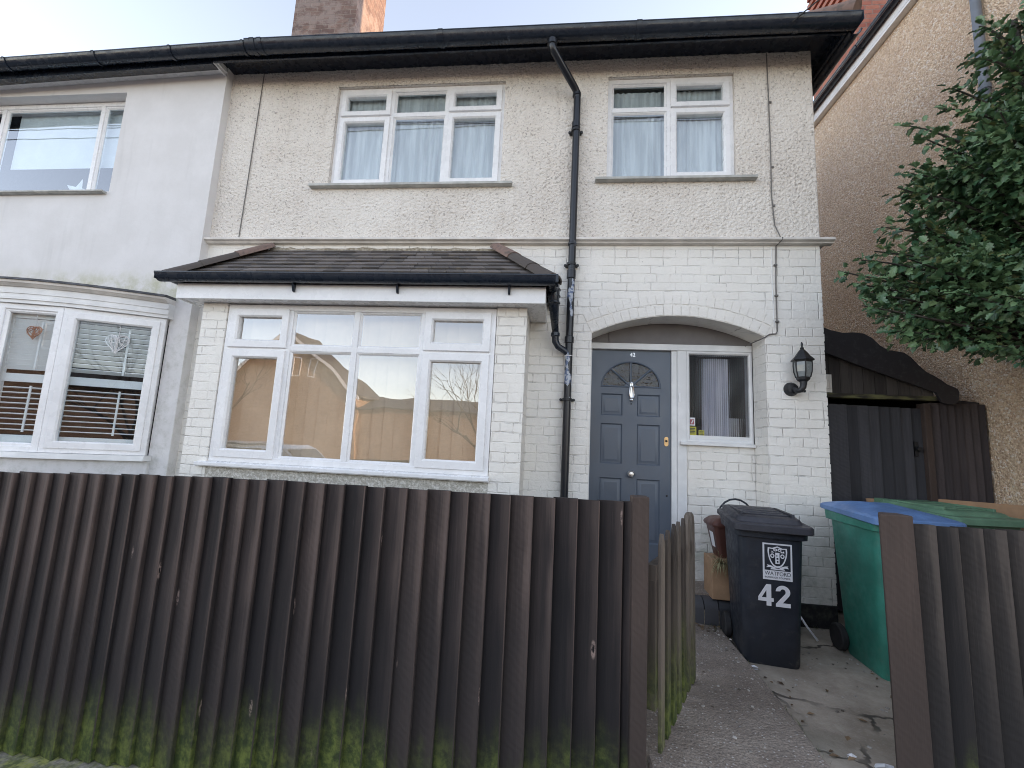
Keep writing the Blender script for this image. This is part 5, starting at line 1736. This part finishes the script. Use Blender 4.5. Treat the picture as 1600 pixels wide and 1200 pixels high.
for k in range(150):
    if k < 60: x, y, z = rnd.gauss(1.30, 0.05), rnd.uniform(3.80, 3.975), 0.02
    elif k < 110:
        y = rnd.uniform(1.9, 3.9); x = 1.27 + (y - 1.8) * 0.044 + rnd.gauss(0.012, 0.01); z = 0.0
    else: x, y, z = rnd.uniform(1.9, 2.38), 4.17 + rnd.gauss(0, 0.01), 0.0
    l = rnd.uniform(0.015, 0.05)
    d = Vector((rnd.gauss(0, .5), rnd.gauss(0, .5), 1)).normalized()
    sd = d.orthogonal().normalized() * 0.003
    b = Vector((x, y, z))
    mb.cur = rnd.random()
    mb.add([b - sd, b + sd, b + d * l], [(0, 1, 2)])
g = G('weed_green')
a = g.attr('rnd')
g.end(g.mix(a, (0.05, 0.08, 0.02), (0.16, 0.17, 0.07)), 0.7)
M['weed_green'] = g.m
tag(mb.build('weeds', 'weed_green', recalc=False), 'short weeds growing in the joint beside the path and wall foot', 'weeds', kind='stuff')

# ------------------------------------------------------------------ holly tree
hol = thing('holly_tree', 'dark glossy holly tree growing beside the brown pebbledash wall', 'tree', (3.62, 3.30, 0))
rnd = random.Random(21)
mb = MB()
trunk = [(3.62, 3.30, 0.0), (3.63, 3.32, 0.9), (3.62, 3.36, 1.8), (3.60, 3.42, 2.8), (3.58, 3.46, 4.0), (3.57, 3.5, 5.0)]
mb.tube(trunk, [0.075, 0.065, 0.058, 0.046, 0.03, 0.012], 10)
tips = [(2.13, 3.50, 2.86), (2.20, 3.45, 2.74), (2.22, 3.40, 2.55), (2.30, 3.50, 2.95), (2.46, 3.5, 3.22), (2.60, 3.45, 3.32), (2.45, 3.4, 2.36), (2.62, 3.4, 2.30), (2.55, 3.55, 2.9), (2.78, 3.5, 3.50), (2.74, 3.55, 3.70),
        (2.72, 3.5, 4.08), (2.80, 3.45, 3.92), (2.98, 3.5, 4.22), (3.06, 3.5, 4.40), (3.30, 3.5, 4.95), (3.36, 3.5, 4.75), (3.28, 3.45, 4.6), (2.90, 3.3, 2.22), (3.10, 3.3, 2.16), (3.28, 3.2, 2.08), (2.35, 3.45, 2.65),
        (2.38, 3.42, 2.48), (2.40, 3.5, 3.02), (2.70, 3.35, 2.6), (2.85, 3.35, 3.0), (2.95, 3.4, 3.7), (3.05, 3.3, 3.3), (2.68, 3.5, 3.12), (2.55, 3.42, 2.75), (2.66, 3.4, 2.45), (2.80, 3.4, 2.36)]
for k in range(350):
    while True:
        x, y, z = rnd.uniform(2.3, 3.96), rnd.uniform(2.85, 4.1), rnd.uniform(2.30, 5.15)
        t = (z - 2.02) / 3.9
        lim = 2.50 + 0.47 * max(0, (z - 2.75)) + 0.30 * max(0, z - 3.7) + (0.30 if z < 2.5 else 0.0) + (0.17 * sin(z * 6.3))
        lim = min(lim, 3.60)
        if z > 4.35 and rnd.random() < 0.45: continue
        if x > lim and ((y - 3.47) / 0.66) ** 2 + ((x - 3.5) / 1.2) ** 2 < 1.0:
            break
    tips.append((x, y, z))
LV, LF, LR = [], [], []
tpl_mid = [(0.0, 0.0), (0.0, 0.5), (0.0, 1.0)]
leftp = [(-0.13, 0.10), (-0.36, 0.20), (-0.22, 0.36), (-0.42, 0.52), (-0.24, 0.66), (-0.30, 0.82), (-0.09, 0.90)]
def leaf(p, d, up, L, r):
    side = d.cross(up)
    if side.length < 1e-3: return
    side.normalize()
    nrm = side.cross(d).normalized()
    b = len(LV)
    def P(u, v, k=0.0):
        fold = abs(u) * 0.55 + (0.10 if k else 0.0)
        return p + d * (v * L) + side * (u * L) + nrm * (fold * L * 0.6 - 0.25 * L * v * v)
    mids = [P(0, 0), P(0, 0.5), P(0, 1.0)]
    lp = [P(u, v, i % 2) for i, (u, v) in enumerate(leftp)]
    rp = [P(-u, v, i % 2) for i, (u, v) in enumerate(leftp)]
    LV.extend(mids + lp + rp)
    n = len(leftp)
    LF.append([b, b + 1, b + 2] + [b + 3 + i for i in range(n - 1, -1, -1)])
    LF.append([b + 2, b + 1, b] + [b + 3 + n + i for i in range(n)])
    LR.extend([r, r])
for ti, tp in enumerate(tips):
    tip = Vector(tp)
    zb = max(2.2, min(5.3, tip.z - rnd.uniform(0.0, 0.7) - 0.2 * (3.5 - tip.x)))
    k = 0
    while k < len(trunk) - 2 and trunk[k + 1][2] < zb: k += 1
    a, b = Vector(trunk[k]), Vector(trunk[k + 1])
    base = a.lerp(b, (zb - a.z) / max(0.01, b.z - a.z))
    ctrl = base.lerp(tip, 0.5) + Vector((rnd.uniform(-.1, .1), rnd.uniform(-.12, .12), rnd.uniform(0.02, 0.22)))
    pts_ = [base * (1 - t) ** 2 + ctrl * 2 * t * (1 - t) + tip * t * t for t in [i / 8 for i in range(9)]]
    if ti % 3 == 0 or ti < 32:
        mb.tube(pts_, [0.016 * (1 - i / 9) + 0.003 for i in range(9)], 5)
    Lb = (tip - base).length
    nl = int(34 + 30 * Lb)
    for j in range(nl):
        t = 0.30 + 0.70 * rnd.random() ** 0.8 if Lb > 0.5 else rnd.random()
        i = min(7, int(t * 8))
        c = pts_[i].lerp(pts_[i + 1], t * 8 - i)
        d0 = (pts_[i + 1] - pts_[i]).normalized()
        ax = Vector((rnd.gauss(0, 1), rnd.gauss(0, 1), rnd.gauss(0, 1))).normalized()
        spread = 0.13 if ti >= 32 else 0.07
        c = c + ax * rnd.random() * spread
        d = (d0 * 0.7 + ax * 0.9 + Vector((0, 0, -0.15))).normalized()
        up = (Vector((0, -0.25, 1)) + Vector((rnd.gauss(0, .5), rnd.gauss(0, .5), rnd.gauss(0, .4)))).normalized()
        if c.x > 4.0: continue
        if c.x > 3.95: c.x = 3.95
        leaf(c, d, up, rnd.uniform(0.038, 0.080), rnd.random())
mb.build('trunk', 'bark', hol, smooth=60)
lm = MB()
lm.v, lm.f, lm.r = LV, LF, LR
lm.build('crown', 'holly_leaf', hol, recalc=False)

# ------------------------------------------------------------------ the other side of the street (seen in the window reflections)
def street_house(label, x0, x1, yf, dep, eave, ridge, gable, mat='orange_brick'):
    t = thing('brick_house', label, 'house', ((x0 + x1) / 2, yf, -0.3), 0, 'houses across the street')
    m = MB()
    m.box(x0, yf - dep, -0.65, x1, yf, eave)
    if gable:
        m.prism([(x0, eave + 0.001), (x1, eave + 0.001), ((x0 + x1) / 2, ridge)], yf - dep, yf, 'y')
    m.build('wall', mat, t)
    m = MB()
    xm = (x0 + x1) / 2
    def q(a, b, c, d):
        vs = [Vector(p) for p in (a, b, c, d)]
        m.add(vs + [v + Vector((0, 0, 0.12)) for v in vs], [(0, 1, 2, 3), (7, 6, 5, 4), (0, 4, 5, 1), (1, 5, 6, 2), (2, 6, 7, 3), (3, 7, 4, 0)])
    if gable:
        q((x0 - 0.3, yf + 0.2, eave - 0.15), (x0 - 0.3, yf - dep - 0.2, eave - 0.15), (xm, yf - dep - 0.2, ridge + 0.02), (xm, yf + 0.2, ridge + 0.02))
        q((x1 + 0.3, yf + 0.2, eave - 0.15), (xm, yf + 0.2, ridge + 0.02), (xm, yf - dep - 0.2, ridge + 0.02), (x1 + 0.3, yf - dep - 0.2, eave - 0.15))
    else:
        ym = yf - dep / 2
        q((x0, yf + 0.3, eave - 0.1), (x0, ym, ridge), (x1, ym, ridge), (x1, yf + 0.3, eave - 0.1))
        q((x0, yf - dep - 0.3, eave - 0.1), (x1, yf - dep - 0.3, eave - 0.1), (x1, ym, ridge), (x0, ym, ridge))
    m.build('roof', 'slate_cap', t)
    if gable:
        m = MB()
        for s in (-1, 1):
            xe = xm + s * ((x1 - x0) / 2 + 0.3)
            m.prism([(xm, ridge + 0.10), (xm, ridge - 0.14), (xe, eave - 0.36), (xe, eave - 0.10)], yf + 0.205, yf + 0.235, 'y')
        m.build('barge_board', 'upvc', t)
    if gable:
        for dx in (0.35, 1.45):
            window(t, 'window', TR(xm + dx + 0.5, yf + 0.02, eave + 0.9) @ Matrix.Rotation(pi, 4, 'Z'), 0.5, 1.3, [(0, 0.5, 0, 1.3, 0)])
    n = 0
    for fl_ in range(2 if eave > 4.4 else 1):
        for i in range(n):
            wx = x0 + (i + 0.5) * (x1 - x0) / n
            wz = 0.7 + fl_ * 2.6
            window(t, 'window', TR(wx + 0.5, yf + 0.02, wz + 0.2) @ Matrix.Rotation(pi, 4, 'Z'), 1.0, 1.3, [(0, 0.5, 0, 1.3, 0), (0.5, 1.0, 0, 1.3, 0)], mat='hip_tile')
    return t
street_house('orange brick house with steep white edged gable across the street', -21.5, -12.2, -18.0, 3.0, 4.0, 7.9, True)
street_house('long low orange brick building across the street beside the gabled house', -12.35, 2.0, -18.3, 6.0, 3.2, 4.1, False)

def bare_tree(label, x, y, h, seed):
    t = thing('bare_tree', label, 'tree', (x, y, -0.4), 0, 'bare trees across the street')
    r_ = random.Random(seed)
    m, m2 = MB(), MB()
    def grow(p, d, L, r, depth):
        q = p + d * L
        mid = p.lerp(q, 0.5) + Vector((r_.gauss(0, 1), r_.gauss(0, 1), 0)) * L * 0.04
        (m if depth < 2 else m2).tube([p, mid, q], [r, r * 0.85, r * 0.68], 6 if depth < 2 else 4, cap=False)
        if depth >= 7: return
        for _ in range(2 if depth else 5):
            ax = Vector((r_.gauss(0, 1), r_.gauss(0, 1), r_.gauss(0, 0.5)))
            d2 = (d + ax * 0.42 + Vector((0, 0, 0.10))).normalized()
            grow(q.lerp(p, r_.uniform(0, 0.25)), d2, L * r_.uniform(0.66, 0.86), r * 0.62, depth + 1)
    grow(Vector((x, y, -0.6)), Vector((0, 0, 1)), h * 0.25, h * 0.010, 0)
    m.build('trunk', 'bark', t, smooth=True)
    m2.build('crown', 'bark', t)
bare_tree('bare winter tree on the far pavement opposite the bay window', -3.2, -11.3, 7.0, 3)
bare_tree('bare winter tree behind the long low building', -7.5, -29.0, 9.0, 5)
bare_tree('bare winter tree rising past the gabled house', -17.0, -12.5, 8.5, 8)

# parked car at the kerb behind the camera
car = thing('parked_car', 'silver estate car parked at the kerb, mirrored in the bay window', 'car', (-6.6, -2.55, -0.55), 0.0)
CX, CY, CZ = -6.6, -2.55, -0.55
prof = [(-2.25, 0.35), (2.20, 0.35), (2.30, 0.55), (2.26, 0.80), (2.10, 0.92), (1.20, 1.05), (0.55, 1.62), (0.30, 1.70), (-1.60, 1.70), (-2.05, 1.55), (-2.28, 1.0), (-2.30, 0.55)]
m = MB()
for z in (0,):
    rings = []
    for yy, k in ((-0.88, 0.97), (-0.90, 1.0), (0.90, 1.0), (0.88, 0.97)):
        rings.append([(CX + a, CY + yy * (1.0 if b < 1.08 else 0.84), CZ + 0.35 + (b - 0.35) * k) for a, b in prof])
    m.loft(rings)
m.build('body', 'car_silver', car, bevel=0.03)
m = MB()
for sgn in (-1, 1):
    yy = CY + sgn * 0.845
    for poly in ([(-1.95, 1.10), (-1.0, 1.10), (-1.0, 1.58), (-1.75, 1.56)], [(-0.92, 1.10), (0.10, 1.10), (0.10, 1.60), (-0.92, 1.60)], [(0.18, 1.10), (0.98, 1.10), (0.45, 1.58), (0.18, 1.60)]):
        ring0 = [(CX + a, CY + sgn * (0.905 if b < 1.2 else 0.775), CZ + b) for a, b in poly]
        ring1 = [(x, y - sgn * 0.03, z) for x, y, z in ring0]
        m.loft([ring0, ring1])
m.loft([[(CX + 1.17, CY + s * 0.76, CZ + 1.09), (CX + 0.60, CY + s * 0.66, CZ + 1.60), (CX + 0.57, CY + s * 0.66, CZ + 1.57), (CX + 1.14, CY + s * 0.76, CZ + 1.06)] for s in (-1, 1)])
g = G('car_glass'); M['car_glass'] = g.end((0.02, 0.025, 0.03), 0.05)
m.build('car_window', 'car_glass', car)
for x in (-1.40, 1.38):
    for sgn in (-1, 1):
        m = MB()
        m.lathe([(0.20, -0.10), (0.30, -0.11), (0.33, -0.08), (0.33, 0.08), (0.30, 0.11), (0.20, 0.10)], (CX + x, CY + sgn * 0.84, CZ + 0.33), 'y', 24)
        wh = m.build('wheel', 'rubber', car, smooth=40)
        m = MB()
        m.lathe([(0.0, -0.09), (0.20, -0.095), (0.20, 0.095), (0.0, 0.09)], (CX + x, CY + sgn * 0.84, CZ + 0.33), 'y', 20)
        m.build('rim', 'car_silver', wh)

# overhead wires along the street and the drop wire to the eaves
rnd = random.Random(2)
pole = thing('telegraph_pole', 'wooden telegraph pole on the pavement carrying the overhead wires', 'pole', (-24, -1.0, -0.3))
m = MB(); m.tube([(-24, -1.0, -0.44), (-24, -1.0, 10.2)], [0.14, 0.10], 12); m.build('shaft', 'bark', pole)
pole2 = thing('telegraph_pole', 'second wooden telegraph pole further along the pavement', 'pole', (16, -1.0, -0.3))
m = MB(); m.tube([(16, -1.0, -0.44), (16, -1.0, 10.4)], [0.14, 0.10], 12); m.build('shaft', 'bark', pole2)
for i, (za, zb, dy) in enumerate(((10.0, 10.2, 0.0), (9.7, 10.0, 0.2), (9.9, 9.5, -0.25), (9.3, 9.9, 0.1), (10.1, 9.2, -0.1), (9.0, 9.6, 0.25))):
    m = MB()
    m.tube([(-24 + 40 * t, -1.0 + dy, za + (zb - za) * t - (0.55 + 0.12 * i) * 4 * t * (1 - t) * 0.5) for t in [k / 24 for k in range(25)]], 0.012, 5)
    tag(m.build('overhead_wire', 'cable_black'), 'thin black overhead wire strung between the telegraph poles', 'wire', 'overhead wires along the street')
m = MB()
A, B = Vector((1.95, 3.80, 5.40)), Vector((16, -1.0, 10.0))
A = Vector((2.0, 3.74, 5.33)); B = Vector((9.0, 1.0, 10.5))
m.tube([A.lerp(B, t) - Vector((0, 0, 0.5 * t * (1 - t))) for t in [k / 16 for k in range(17)]], 0.006, 5)
tag(m.build('drop_wire', 'cable_black'), 'thin black telephone wire rising from the eaves gutter into the sky', 'wire')
